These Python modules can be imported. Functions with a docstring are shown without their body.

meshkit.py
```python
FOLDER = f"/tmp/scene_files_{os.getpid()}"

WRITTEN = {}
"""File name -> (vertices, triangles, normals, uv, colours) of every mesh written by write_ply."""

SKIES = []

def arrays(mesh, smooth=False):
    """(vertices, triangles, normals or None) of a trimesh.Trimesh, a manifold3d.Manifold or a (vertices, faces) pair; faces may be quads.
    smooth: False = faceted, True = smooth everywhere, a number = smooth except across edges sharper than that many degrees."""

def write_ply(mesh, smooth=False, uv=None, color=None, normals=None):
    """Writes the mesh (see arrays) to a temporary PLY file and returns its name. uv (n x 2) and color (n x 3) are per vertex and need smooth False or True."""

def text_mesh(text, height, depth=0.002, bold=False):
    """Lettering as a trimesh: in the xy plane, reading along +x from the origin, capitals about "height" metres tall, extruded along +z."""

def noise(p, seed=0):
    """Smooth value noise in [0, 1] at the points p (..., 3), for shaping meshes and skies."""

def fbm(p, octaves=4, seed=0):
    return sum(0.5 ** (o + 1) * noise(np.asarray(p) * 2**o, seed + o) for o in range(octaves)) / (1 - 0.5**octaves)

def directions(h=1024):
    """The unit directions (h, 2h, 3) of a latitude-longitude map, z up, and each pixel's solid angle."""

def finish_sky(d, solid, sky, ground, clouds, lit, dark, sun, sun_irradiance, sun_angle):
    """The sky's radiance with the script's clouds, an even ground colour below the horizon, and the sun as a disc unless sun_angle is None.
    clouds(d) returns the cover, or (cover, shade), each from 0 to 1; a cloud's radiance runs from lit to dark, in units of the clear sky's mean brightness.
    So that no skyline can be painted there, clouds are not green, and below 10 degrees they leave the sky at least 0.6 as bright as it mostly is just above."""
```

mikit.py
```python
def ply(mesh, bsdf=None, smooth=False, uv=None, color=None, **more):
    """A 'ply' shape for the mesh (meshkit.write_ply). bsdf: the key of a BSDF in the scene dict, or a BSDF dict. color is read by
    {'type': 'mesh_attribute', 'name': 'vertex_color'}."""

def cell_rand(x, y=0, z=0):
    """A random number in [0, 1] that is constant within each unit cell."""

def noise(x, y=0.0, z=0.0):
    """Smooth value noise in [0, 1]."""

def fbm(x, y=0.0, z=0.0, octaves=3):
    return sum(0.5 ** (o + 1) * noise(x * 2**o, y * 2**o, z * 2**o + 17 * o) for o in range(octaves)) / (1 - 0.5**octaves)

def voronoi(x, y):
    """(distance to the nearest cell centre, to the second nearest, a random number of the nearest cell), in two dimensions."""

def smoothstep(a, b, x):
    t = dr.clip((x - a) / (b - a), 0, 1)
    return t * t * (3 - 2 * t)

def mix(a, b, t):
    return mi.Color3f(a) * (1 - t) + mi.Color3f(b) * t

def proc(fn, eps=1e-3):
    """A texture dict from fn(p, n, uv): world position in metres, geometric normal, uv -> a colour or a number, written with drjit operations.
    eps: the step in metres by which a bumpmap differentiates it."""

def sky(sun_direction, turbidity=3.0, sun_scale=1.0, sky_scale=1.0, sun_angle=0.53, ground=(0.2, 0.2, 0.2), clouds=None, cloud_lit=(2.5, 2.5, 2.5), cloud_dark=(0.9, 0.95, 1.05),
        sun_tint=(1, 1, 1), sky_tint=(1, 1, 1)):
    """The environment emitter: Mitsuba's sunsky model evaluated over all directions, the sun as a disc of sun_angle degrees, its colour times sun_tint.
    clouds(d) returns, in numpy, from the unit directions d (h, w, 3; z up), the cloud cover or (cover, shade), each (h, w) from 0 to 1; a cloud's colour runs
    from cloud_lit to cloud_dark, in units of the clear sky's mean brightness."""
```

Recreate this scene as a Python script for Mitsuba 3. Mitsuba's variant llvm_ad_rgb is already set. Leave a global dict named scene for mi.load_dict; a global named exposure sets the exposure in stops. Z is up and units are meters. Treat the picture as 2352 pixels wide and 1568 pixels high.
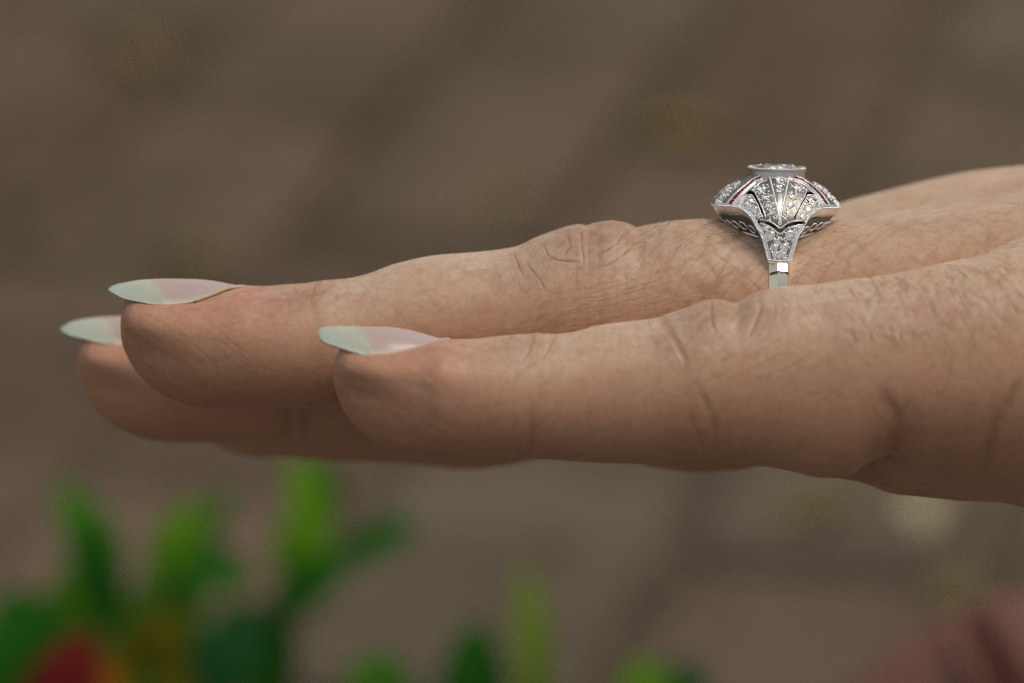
import math, random
import numpy as np
import trimesh
import mitsuba as mi
import mikit, meshkit
from scipy.interpolate import PchipInterpolator
from scipy.spatial import cKDTree

T = mi.ScalarTransform4f
rng = np.random.default_rng(7)
random.seed(7)
scene, labels = {}, {}

# ------------------------------------------------------------------ camera, sky, exposure
# The hand and the ring are modelled in millimetres in a frame of their own: x along the fingers (wrist at +x), y out of the
# back of the hand, z from the index finger towards the little finger. The hand is held out tilted, so that frame is rolled
# PITCH degrees about x in the world (z up, metres); the world's origin is beside the ring's finger.
PITCH = math.radians(22.0)
CAM_D = 450.0                                  # mm from the lens to the ring finger
cp, sp = math.cos(PITCH), math.sin(PITCH)
R_HAND = np.array([[1, 0, 0], [0, sp, -cp], [0, cp, sp]])     # columns: images of hand x, y, z
GROUND_Z = -0.285
cam_o = R_HAND @ np.array([0, 0, CAM_D]) * 1e-3
scene['camera'] = {
    'type': 'thinlens', 'fov': 2 * math.degrees(math.atan(57.5 / CAM_D)), 'fov_axis': 'x',
    'aperture_radius': 0.0056, 'focus_distance': (CAM_D - 8.0) * 1e-3, 'near_clip': 0.02, 'far_clip': 60.0,
    'to_world': T().look_at(origin=cam_o.tolist(), target=[0, 0, 0], up=[0, 0, 1]),
}
def cover(d):
    return np.ones(d.shape[:2]), np.clip(1.6 * meshkit.fbm(d * 3.0 + 5, 4) - 0.35, 0, 1)
scene['sky'] = mikit.sky((0.42, -0.06, 0.88), turbidity=3, sun_scale=0.3, sun_angle=45, ground=(0.10, 0.085, 0.06), sun_tint=(0.98, 1.0, 1.06), clouds=cover, cloud_lit=(1.25, 1.27, 1.30), cloud_dark=(0.50, 0.53, 0.58))
exposure = 2.3

# ------------------------------------------------------------------ helpers
def to_w(p):
    return np.asarray(p, float) @ R_HAND.T * 1e-3

HAND = T(np.vstack([np.hstack([R_HAND * 1e-3, np.zeros((3, 1))]), [[0, 0, 0, 1]]]).tolist())

def key_of(name):
    if name not in scene and not any(k.startswith(name + '__') for k in scene):
        return name
    n = 1
    while True:
        k = f'{name}_{n:03d}'
        if k not in scene and not any(q.startswith(k + '__') for q in scene):
            return k
        n += 1

def put(name, mesh, bsdf, smooth=False, **kw):
    k = key_of(name)
    scene[k] = mikit.ply(mesh, bsdf, smooth=smooth, **kw)
    return k

def put_dict(name, d):
    k = key_of(name)
    scene[k] = dict(d)
    return k

def pix(dx, dy, z):
    """hand-frame x, y (mm) of something measured in the photograph (2352 px wide view) standing z mm from the ring finger"""
    k = (CAM_D - np.asarray(z, float)) / CAM_D
    return (np.asarray(dx, float) - 1176) / 20.45 * k, (784 - np.asarray(dy, float)) / 20.45 * k

def tubes_mesh(path, r, n=8, closed=False):
    p = np.asarray(path, float)
    m = len(p)
    t = np.gradient(p, axis=0)
    if closed:
        t = np.roll(p, -1, 0) - np.roll(p, 1, 0)
    t /= np.linalg.norm(t, axis=1, keepdims=True) + 1e-12
    ref = np.array([0.31, 0.17, 0.93])
    a = np.cross(t, ref); a /= np.linalg.norm(a, axis=1, keepdims=True) + 1e-12
    b = np.cross(t, a)
    r = np.broadcast_to(np.asarray(r, float), (m,))
    th = np.arange(n) / n * 2 * np.pi
    v = p[:, None] + r[:, None, None] * (np.cos(th)[None, :, None] * a[:, None] + np.sin(th)[None, :, None] * b[:, None])
    v = v.reshape(-1, 3)
    f = []
    for i in range(m if closed else m - 1):
        i2 = (i + 1) % m
        for j in range(n):
            j2 = (j + 1) % n
            f += [[i * n + j, i2 * n + j, i2 * n + j2], [i * n + j, i2 * n + j2, i * n + j2]]
    if not closed:
        c0, c1 = len(v), len(v) + 1
        v = np.vstack([v, p[0], p[-1]])
        for j in range(n):
            j2 = (j + 1) % n
            f += [[c0, j, j2], [c1, (m - 1) * n + j2, (m - 1) * n + j]]
    return trimesh.Trimesh(v, np.array(f)[:, ::-1], process=False)

def cat(ms):
    return trimesh.util.concatenate(ms)

def grid_faces(nu, nv):
    i, j = np.meshgrid(np.arange(nu - 1), np.arange(nv - 1), indexing='ij')
    a = i * nv + j
    return np.stack([a, a + nv, a + nv + 1, a + 1], -1).reshape(-1, 4)

def resample(p, step):
    p = np.asarray(p, float)
    s = np.r_[0, np.cumsum(np.linalg.norm(np.diff(p, axis=0), axis=1))]
    n = max(2, int(round(s[-1] / step)) + 1)
    q = np.linspace(0, s[-1], n)
    if len(p) > 2:
        return PchipInterpolator(s, p)(q)
    return np.stack([np.interp(q, s, p[:, k]) for k in range(p.shape[1])], -1)

# ------------------------------------------------------------------ materials
def rgb(*c):
    return {'type': 'rgb', 'value': list(c)}

def inv_hand(p):
    """world metres -> hand-frame millimetres, in drjit"""
    return (p.x * 1000, (p.y * sp + p.z * cp) * 1000, (-p.y * cp + p.z * sp) * 1000)

def skin_grain(p, n, uv):
    x, y, z = inv_hand(p)
    return 0.6 * mikit.noise(x * 5.5, y * 7.5, z * 6.5) + 0.4 * mikit.noise(x * 11 + 3, y * 13, z * 12)

scene['skin_mat'] = {'type': 'bumpmap', 'arbitrary': mikit.proc(skin_grain, eps=5e-5), 'scale': 2.2e-5,
    'bsdf': {'type': 'principled', 'base_color': {'type': 'mesh_attribute', 'name': 'vertex_color'},
             'roughness': 0.40, 'specular': 0.5}}
scene['nail_mat'] = {'type': 'twosided', 'bsdf': {'type': 'principled', 'base_color': {'type': 'mesh_attribute', 'name': 'vertex_color'},
    'roughness': 0.2, 'specular': 0.55, 'clearcoat': 0.7, 'clearcoat_gloss': 0.95}}
scene['nail_tip_mat'] = {'type': 'principledthin', 'base_color': {'type': 'mesh_attribute', 'name': 'vertex_color'}, 'roughness': 0.22, 'diff_trans': 0.5, 'spec_trans': 0.04, 'eta': 1.5}
scene['hair_mat'] = {'type': 'principled', 'base_color': rgb(0.025, 0.015, 0.01), 'roughness': 0.4}
scene['dark_silver_mat'] = {'type': 'twosided', 'bsdf': {'type': 'principled', 'base_color': rgb(0.27, 0.265, 0.25), 'metallic': 1.0, 'roughness': 0.34}}
scene['bezel_mat'] = {'type': 'twosided', 'bsdf': {'type': 'principled', 'base_color': rgb(0.62, 0.61, 0.58), 'metallic': 1.0, 'roughness': 0.36}}
scene['oxide_mat'] = {'type': 'twosided', 'bsdf': {'type': 'principled', 'base_color': rgb(0.16, 0.15, 0.14), 'metallic': 0.9, 'roughness': 0.35}}
scene['silver_mat'] = {'type': 'twosided', 'bsdf': {'type': 'principled', 'base_color': rgb(0.93, 0.94, 0.93), 'metallic': 1.0, 'roughness': 0.16}}
scene['bead_mat'] = {'type': 'twosided', 'bsdf': {'type': 'principled', 'base_color': rgb(0.96, 0.97, 0.96), 'metallic': 1.0, 'roughness': 0.06}}
scene['shank_mat'] = {'type': 'twosided', 'bsdf': {'type': 'principled', 'base_color': rgb(0.92, 0.86, 0.70), 'metallic': 1.0, 'roughness': 0.1}}
scene['diamond_mat'] = {'type': 'dielectric', 'int_ior': 2.42, 'ext_ior': 1.0}
scene['ruby_mat'] = {'type': 'twosided', 'bsdf': {'type': 'principled', 'base_color': rgb(0.15, 0.003, 0.022), 'roughness': 0.2, 'specular': 0.35}}

# ------------------------------------------------------------------ the ground
def soil_col(p, n, uv):
    x, y = p.x, p.y
    big = mikit.fbm(x * 5.5 + 2.3, y * 4.0 + 7, 0.0, 3)
    mid = mikit.fbm(x * 24, y * 18, 3.0, 3)
    fine = mikit.fbm(x * 260, y * 260, 1.0, 3)
    c = mikit.mix((0.072, 0.060, 0.046), (0.112, 0.092, 0.071), mikit.smoothstep(0.28, 0.72, big))
    c = c * (0.72 + 0.56 * mid)
    c = c * (0.92 + 0.16 * fine)
    g = mikit.smoothstep(0.52, 0.8, mikit.fbm(x * 8 + 40, y * 6, 5.0, 2))
    return c * (1 - g * 0.35) + mi.Color3f(0.10, 0.095, 0.045) * (g * 0.35)

scene['soil_mat'] = {'type': 'diffuse', 'reflectance': mikit.proc(soil_col)}
def ground_h(x, y):
    q = np.stack([x * 7, y * 7, np.zeros_like(x)], -1)
    return 0.006 * (meshkit.fbm(q, 4, 3) - 0.5) + 0.002
xs = np.r_[-40, -20, -8, -3, np.linspace(-1.2, 1.2, 200), 3, 8, 20, 40]
ys = np.r_[-40, -20, -8, -3, np.linspace(-0.7, 2.0, 220), 3.5, 8, 20, 40]
gx, gy = np.meshgrid(xs, ys, indexing='ij')
gz = GROUND_Z + np.where((abs(gx) < 3) & (abs(gy) < 4), ground_h(gx, gy), 0)
put('ground', (np.stack([gx, gy, gz], -1).reshape(-1, 3), grid_faces(len(xs), len(ys))), 'soil_mat', smooth=True)
labels['ground'] = {'label': 'dark sandy soil that shows in the joints of the brick paving', 'category': 'ground', 'kind': 'structure'}
# worn reddish-brown paving bricks laid in running bond, out of focus far below the hand
def brick_col(tone):
    def fn(p, n, uv):
        m = mikit.fbm(p.x * 16 + tone * 9, p.y * 16, 2.0, 3)
        g = mikit.fbm(p.x * 140, p.y * 140, 4.0, 2)
        c = mikit.mix([(0.156, 0.116, 0.088), (0.146, 0.116, 0.088), (0.140, 0.106, 0.082), (0.148, 0.122, 0.096)][tone], [(0.112, 0.090, 0.066), (0.112, 0.092, 0.065), (0.108, 0.082, 0.062), (0.114, 0.094, 0.072)][tone], mikit.smoothstep(.38, .66, m))
        return c * (0.80 + 0.12 * g)
    return fn
for i in range(4):
    scene[f'brick_mat_{"abcd"[i]}'] = {'type': 'diffuse', 'reflectance': mikit.proc(brick_col(i))}
BL, BW, BH, BJ = 0.200, 0.078, 0.05, 0.006
def brick_mesh(l, w, h, c=.005):
    pts = [(sx * (l / 2 - a), sy * (w / 2 - b), sz) for sx in (-1, 1) for sy in (-1, 1) for a, b, sz in ((c, c, h), (c, 0, h - c), (0, c, h - c), (c * .6, 0, 0), (0, c * .6, 0))]
    m = trimesh.convex.convex_hull(np.array(pts)); m.fix_normals(); return m
BRICKS = [[mikit.ply(brick_mesh(BL - .003 * v, BW - .002 * v, BH), f'brick_mat_{"abcd"[i]}') for v in range(2)] for i in range(4)]
br = np.random.default_rng(21)
ang = math.radians(90 - 14)
for i in range(-5, 9):
    for j in range(-11, 12):
        lx_, ly_ = i * (BL + BJ) + (BL / 2 if j % 2 else 0), j * (BW + BJ)
        wx_, wy_ = lx_ * math.cos(ang) - ly_ * math.sin(ang), 0.55 + lx_ * math.sin(ang) + ly_ * math.cos(ang)
        if not (-.62 < wx_ < .62 and -.25 < wy_ < 1.45): continue
        put_dict('ground__brick', {**BRICKS[br.integers(0, 4)][br.integers(0, 2)], 'to_world': T().translate([wx_, wy_, GROUND_Z - BH + .010 + br.normal(0, .0018)]).rotate([0, 0, 1], math.degrees(ang) + br.normal(0, .6)).rotate([1, 0, 0], br.normal(0, .7)).rotate([0, 1, 0], br.normal(0, .5))})

# ------------------------------------------------------------------ the hand: an implicit surface of tapered rays
class Tube:
    """a finger with its metacarpal. rows: dx, top, mid, bottom (photo measure), zc, rz (mm)"""
    def __init__(self, rows, L, cap, slope=0.0, blunt=0.0):
        self.blunt = blunt
        r = np.array(rows, float)
        z = r[:, 4]
        x, yu = pix(r[:, 0], r[:, 1], z)
        _, ym = pix(r[:, 0], r[:, 2], z)
        _, yl = pix(r[:, 0], r[:, 3], z)
        X = np.linspace(x[0], x[-1], 1600)
        g = lambda v: PchipInterpolator(x, v)(X)
        self.X, self.yu, self.ym, self.yl, self.zc, self.rz = X, g(yu), g(ym), g(yl), g(z), g(r[:, 5])
        self.slope = slope
        self.cap = float(pix(cap, 0, z[0])[0]); self.L = L

    def at(self, x):
        return [np.interp(x, self.X, a) for a in (self.yu, self.ym, self.yl, self.zc, self.rz)]

    def f(self, x, y, z):
        yu, ym, yl, zc, rz = self.at(x)
        dz = z - zc
        dy = y - ym + self.slope * dz
        ru, rl = yu - ym, ym - yl
        ry = np.where(dy > 0, ru, rl)
        w = np.clip((dy / ru + 0.75) / 1.7, 0, 1); w = w * w * (3 - 2 * w)
        L = self.L * (1 - 0.55 * w)
        cx = np.maximum(0, (self.cap - self.L + L - x) / L)
        rho = np.sqrt((dy / ry) ** 2 + (dz / rz) ** 2) + 1e-6
        if self.blunt:
            m = 2 + self.blunt * w
            q = np.where(cx > 0, (rho ** m + cx ** m) ** (1 / m), rho)
        else:
            q = np.sqrt(rho ** 2 + cx ** 2)
        return (q - 1) * np.minimum(np.minimum(ru, rl), rz)

# rows: dx, top, mid, bottom, zc, rz
RING = Tube([
    (200, 674, 752, 936, 0, 6.3), (290, 670, 752, 936, 0, 6.4), (380, 667, 754, 936, 0, 6.6), (470, 667, 760, 936, 0, 7.0), (530, 657, 768, 936, 0, 7.2), (560, 655.5, 772, 936, 0, 7.3),
    (600, 657, 780, 936, 0, 7.4), (660, 653, 788, 937, 0, 7.6), (700, 650, 790, 938, 0, 7.7), (740, 644, 790, 938, 0, 7.7), (800, 639, 788, 936, 0, 7.5), (840, 630, 782, 934, 0, 7.4),
    (900, 608, 770, 932, 0, 7.4), (1000, 586, 756, 930, 0, 7.5), (1100, 578, 750, 930, 0, 7.7), (1180, 567, 744, 930, 0, 8.0),
    (1240, 541, 730, 930, 0, 8.3), (1300, 523, 722, 932, 0, 8.5), (1390, 514, 718, 934, 0, 8.6), (1470, 517, 716, 932, 0, 8.5), (1540, 507, 712, 930, 0, 8.4), (1620, 502, 708, 926, 0, 8.3),
    (1700, 512, 708, 918, 0, 8.3), (1782, 522, 708, 910, 0, 8.3), (1850, 517, 706, 1000, -0.2, 8.5), (1910, 508, 702, 1092, -0.4, 8.8), (2010, 492, 690, 1110, -0.8, 9.2),
    (2100, 478, 680, 1118, -1.2, 9.6), (2200, 462, 660, 1110, -1.6, 9.8), (2352, 442, 650, 1040, -2, 9.8), (2600, 430, 640, 1000, -4, 9.2), (3200, 500, 680, 940, -8, 9.0), (4200, 560, 720, 900, -10, 9)],
    10.6, 495, slope=0.10, blunt=1.6)
LITTLE = Tube([
    (650, 797, 856, 1047, 16.5, 5.4), (760, 793, 856, 1047, 16.5, 5.5), (830, 787, 858, 1047, 16.5, 5.8), (900, 785, 862, 1048, 16.5, 6.1), (960, 780, 868, 1049, 16.7, 6.3),
    (1020, 779, 880, 1049, 17.4, 6.4), (1080, 778, 895, 1050, 17.3, 6.5), (1150, 771, 905, 1049, 17.2, 6.6), (1200, 767, 908, 1050, 17.1, 6.6), (1250, 768, 908, 1053, 17, 6.6), (1310, 763, 906, 1058, 17, 6.5),
    (1370, 748, 902, 1062, 16.9, 6.6), (1440, 738, 898, 1064, 16.8, 6.8), (1500, 731, 894, 1062, 16.7, 7.0), (1560, 712, 886, 1056, 16.6, 7.3), (1620, 695, 878, 1058, 16.5, 7.5),
    (1690, 690, 872, 1064, 16.4, 7.5), (1750, 672, 866, 1070, 16.3, 7.4), (1810, 657, 862, 1080, 16.2, 7.4), (1880, 652, 860, 1096, 16.0, 7.6), (1935, 643, 856, 1098, 15.8, 8.0),
    (2000, 636, 850, 1060, 15.6, 8.3), (2060, 627, 845, 1040, 15.4, 8.6), (2150, 606, 835, 1040, 15, 8.9), (2250, 588, 820, 1040, 14.6, 9.2), (2352, 572, 800, 1040, 14, 9.4), (2600, 570, 790, 1020, 11, 9), (3200, 610, 770, 960, 4, 8.5), (4200, 650, 780, 900, 0, 8)],
    10.2, 983, slope=0.05, blunt=1.6)
MIDDLE = Tube([
    (80, 768, 834, 1014, -18, 6.3), (200, 764, 834, 1014, -18, 6.4), (280, 758, 836, 1014, -18, 6.8), (360, 748, 840, 1014, -18, 7.2), (440, 736, 850, 1015, -18, 7.4), (600, 722, 868, 1015, -18, 7.7),
    (660, 716, 870, 1008, -18, 7.7), (760, 700, 868, 1014, -18, 7.6), (900, 660, 850, 1014, -18, 7.7), (1100, 625, 830, 1024, -18, 8.0), (1300, 560, 800, 1040, -18, 8.6), (1400, 540, 790, 1050, -18, 8.8),
    (1520, 540, 790, 1076, -18, 8.7), (1600, 535, 785, 1084, -18, 8.7), (1690, 528, 770, 1080, -18, 8.8), (1780, 515, 750, 1060, -18, 9.0), (1860, 495, 730, 1050, -18, 9.2), (1925, 468, 700, 1070, -18.3, 9.6),
    (2050, 434, 680, 1090, -18.8, 10.2), (2150, 409, 660, 1100, -19.2, 10.6), (2250, 390, 640, 1100, -19.6, 10.8), (2352, 381, 630, 1090, -20, 10.8), (2600, 376, 610, 1040, -21, 10), (3200, 470, 660, 960, -20, 9), (4200, 540, 720, 900, -19, 9)],
    11.0, 396, slope=0.10, blunt=1.6)
INDEX = Tube([
    (300, 880, 950, 1052, -36, 5.6), (520, 862, 945, 1052, -36, 6.4), (640, 850, 940, 1050, -36, 7.0), (720, 830, 930, 1056, -36, 7.3), (900, 790, 920, 1064, -36, 7.5), (1000, 760, 910, 1074, -36, 7.6), (1080, 740, 900, 1079, -36, 7.8),
    (1160, 710, 880, 1070, -36, 8.0), (1260, 670, 850, 1050, -36, 8.3), (1400, 630, 830, 1036, -36, 8.5), (1700, 580, 800, 1040, -36, 8.6), (1900, 530, 760, 1050, -36, 9.0), (2100, 470, 700, 1070, -36.5, 10), (2352, 430, 660, 1080, -37, 10.5), (2600, 420, 640, 1040, -36, 10), (3200, 500, 670, 960, -31, 9), (4200, 560, 720, 900, -27, 9)],
    8.5, 610, slope=0.05)
THUMB = Tube([(1500, 870, 930, 990, -48, 6.5), (1700, 850, 930, 1010, -50, 8), (2000, 830, 930, 1030, -52, 9.5), (2352, 800, 930, 1050, -50, 11), (2700, 760, 920, 1060, -44, 14), (3200, 680, 860, 1020, -32, 13), (4200, 640, 780, 920, -22, 10)], 8.0, 1700)
HYPO = Tube([(1800, 800, 930, 1120, 9, 12), (2005, 800, 930, 1100, 9, 12), (2096, 780, 920, 1104, 8.5, 13), (2200, 760, 910, 1116, 8, 13.5), (2300, 740, 900, 1130, 8, 14), (2420, 720, 890, 1160, 7, 14.5), (2700, 690, 880, 1190, 5, 15), (3200, 660, 830, 1090, 0, 15), (4200, 640, 800, 960, -4, 14)], 4.5, 2108)
PALM = Tube([(1950, 640, 840, 1128, -16, 27), (2080, 580, 830, 1110, -16, 30), (2200, 540, 800, 1114, -16, 32), (2352, 500, 780, 1122, -16, 33), (2600, 480, 760, 1120, -16, 33), (2900, 500, 760, 1090, -16, 31), (3200, 520, 750, 1020, -15, 28),
    (3600, 560, 740, 940, -14, 25), (4200, 570, 750, 940, -14, 26), (5400, 540, 760, 1000, -14, 31)], 9.0, 2050, slope=0.12)
END = float(pix(5300, 0, 0)[0])
TUBES = [RING, LITTLE, MIDDLE, INDEX, THUMB, HYPO, PALM]

def smin(a, b, k):
    h = np.maximum(k - np.abs(a - b), 0) / k
    return np.minimum(a, b) - h * h * k * 0.25

def field(x, y, z, ids=False):
    k = 0.35 + 11.0 * np.clip((x - 35) / 25, 0, 1) ** 1.6
    fs = [t.f(x, y, z) for t in TUBES]
    out = fs[0]
    for a in fs[1:5]:
        out = smin(out, a, k)
    out = smin(out, fs[6], 1.0 + 0.5 * k)
    out = smin(out, fs[5], 1.2 + 0.3 * k)
    out = np.maximum(out, x - END)
    return (out, np.argmin(np.array(fs), 0)) if ids else out

def surface_nets(lo, hi, h):
    ax = [np.arange(lo[i], hi[i] + h, h) for i in range(3)]
    n = [len(a) for a in ax]
    V = np.empty(n, np.float32)
    Y, Z = np.meshgrid(ax[1], ax[2], indexing='ij')
    for i in range(0, n[0], 24):
        xx = ax[0][i:i + 24]
        V[i:i + 24] = field(xx[:, None, None] + 0 * Y[None], Y[None] + 0 * xx[:, None, None], Z[None] + 0 * xx[:, None, None])
    ins = V < 0
    c = sum(ins[a:n[0] - 1 + a, b:n[1] - 1 + b, d:n[2] - 1 + d].astype(np.int8) for a in (0, 1) for b in (0, 1) for d in (0, 1))
    act = np.argwhere((c > 0) & (c < 8))
    idx = -np.ones(c.shape, np.int64)
    idx[tuple(act.T)] = np.arange(len(act))
    acc, cnt = np.zeros((len(act), 3)), np.zeros(len(act))
    corners = [(a, b, d) for a in (0, 1) for b in (0, 1) for d in (0, 1)]
    for p in corners:
        for axis in range(3):
            if p[axis] == 0:
                q = list(p); q[axis] = 1
                va, vb = V[tuple((act + p).T)], V[tuple((act + q).T)]
                m = (va < 0) != (vb < 0)
                t = np.where(m, va / np.where(m, va - vb, 1), 0)
                pos = act + np.array(p) + t[:, None] * (np.array(q) - np.array(p))
                acc += pos * m[:, None]; cnt += m
    P = acc / cnt[:, None] * h + np.array(lo)
    F = []
    for axis in range(3):
        b, d = [(1, 2), (2, 0), (0, 1)][axis]
        sl = [slice(None)] * 3
        s0, s1 = list(sl), list(sl)
        s0[axis], s1[axis] = slice(0, -1), slice(1, None)
        A, B = ins[tuple(s0)], ins[tuple(s1)]
        e = np.argwhere(A != B)
        e = e[(e[:, b] > 0) & (e[:, d] > 0) & (e[:, b] < n[b] - 1) & (e[:, d] < n[d] - 1)]
        ub, ud = np.eye(3, dtype=int)[b], np.eye(3, dtype=int)[d]
        q = np.stack([idx[tuple((e - o).T)] for o in (ub + ud, ud, 0 * ub, ub)], -1)
        flip = ~A[tuple(e.T)]
        q[flip] = q[flip][:, ::-1]
        F.append(q)
    F = np.vstack(F)
    return P, np.vstack([F[:, [0, 1, 2]], F[:, [0, 2, 3]]])

def grad(P, e=0.05):
    g = np.empty_like(P)
    for k in range(3):
        d = np.zeros(3); d[k] = e
        g[:, k] = (field(*(P + d).T) - field(*(P - d).T)) / (2 * e)
    return g

def project(P, steps=2):
    for _ in range(steps):
        f = field(*P.T)
        g = grad(P)
        g2 = np.maximum((g ** 2).sum(1), 0.05)
        P = P - np.clip(f / g2, -0.5, 0.5)[:, None] * g
    return P

def refine(P, F, size):
    """conforming split of every edge longer than size(midpoint)"""
    E = np.sort(np.vstack([F[:, [0, 1]], F[:, [1, 2]], F[:, [2, 0]]]), 1)
    code = E[:, 0] * len(P) + E[:, 1]
    u, inv = np.unique(code, return_inverse=True)
    ue = np.stack([u // len(P), u % len(P)], -1)
    mid = (P[ue[:, 0]] + P[ue[:, 1]]) / 2
    long = np.linalg.norm(P[ue[:, 0]] - P[ue[:, 1]], axis=1) > 1.35 * size(mid)
    new = np.where(long, len(P) + np.cumsum(long) - 1, -1)
    m = new[inv].reshape(3, -1).T
    P2 = np.vstack([P, mid[long]])
    cnt = (m >= 0).sum(1)
    out = [F[cnt == 0]]
    f, q = F[cnt == 3], m[cnt == 3]
    out += [np.stack(s, -1) for s in ((f[:, 0], q[:, 0], q[:, 2]), (q[:, 0], f[:, 1], q[:, 1]), (q[:, 2], q[:, 1], f[:, 2]), (q[:, 0], q[:, 1], q[:, 2]))]
    for k in range(3):
        sel = (cnt == 1) & (m[:, k] >= 0)
        f = np.roll(F[sel], -k, 1); q = m[sel][:, k]
        out += [np.stack((f[:, 0], q, f[:, 2]), -1), np.stack((q, f[:, 1], f[:, 2]), -1)]
        sel = (cnt == 2) & (m[:, k] < 0)                     # the edge k stays whole
        f = np.roll(F[sel], -k, 1); q = np.roll(m[sel], -k, 1)
        out += [np.stack((f[:, 0], f[:, 1], q[:, 1]), -1), np.stack((f[:, 0], q[:, 1], q[:, 2]), -1), np.stack((q[:, 2], q[:, 1], f[:, 2]), -1)]
    return P2, np.vstack(out), int(long.sum())

def want(p):
    x, y, z = p.T
    s = np.full(len(p), 0.8)
    frame = (x < 60) & (x > -60)
    s[frame] = 0.45
    yr = np.interp(x, RING.X, RING.ym)
    yl = np.interp(x, LITTLE.X, LITTLE.ym)
    s[frame & (z > -0.5) & (z < 11) & (y > yr - 9)] = 0.13
    s[frame & (z > 11) & (y > yl - 10.5)] = 0.17
    s[frame & (z > 18) & (x > 30)] = 0.2
    s[frame & (x > 36) & (y > 4) & (z > -24)] = 0.2
    s[frame & (z < -10) & (x < -28)] = 0.3
    return s

P, F = surface_nets((-56, -32, -68), (END + 3, 32, 34), 0.85)
P = project(P, 2)
for _ in range(4):
    P, F, n_new = refine(P, F, want)
    if _ in (1, 3):
        P = project(P, 1)
    if n_new == 0:
        break

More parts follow.
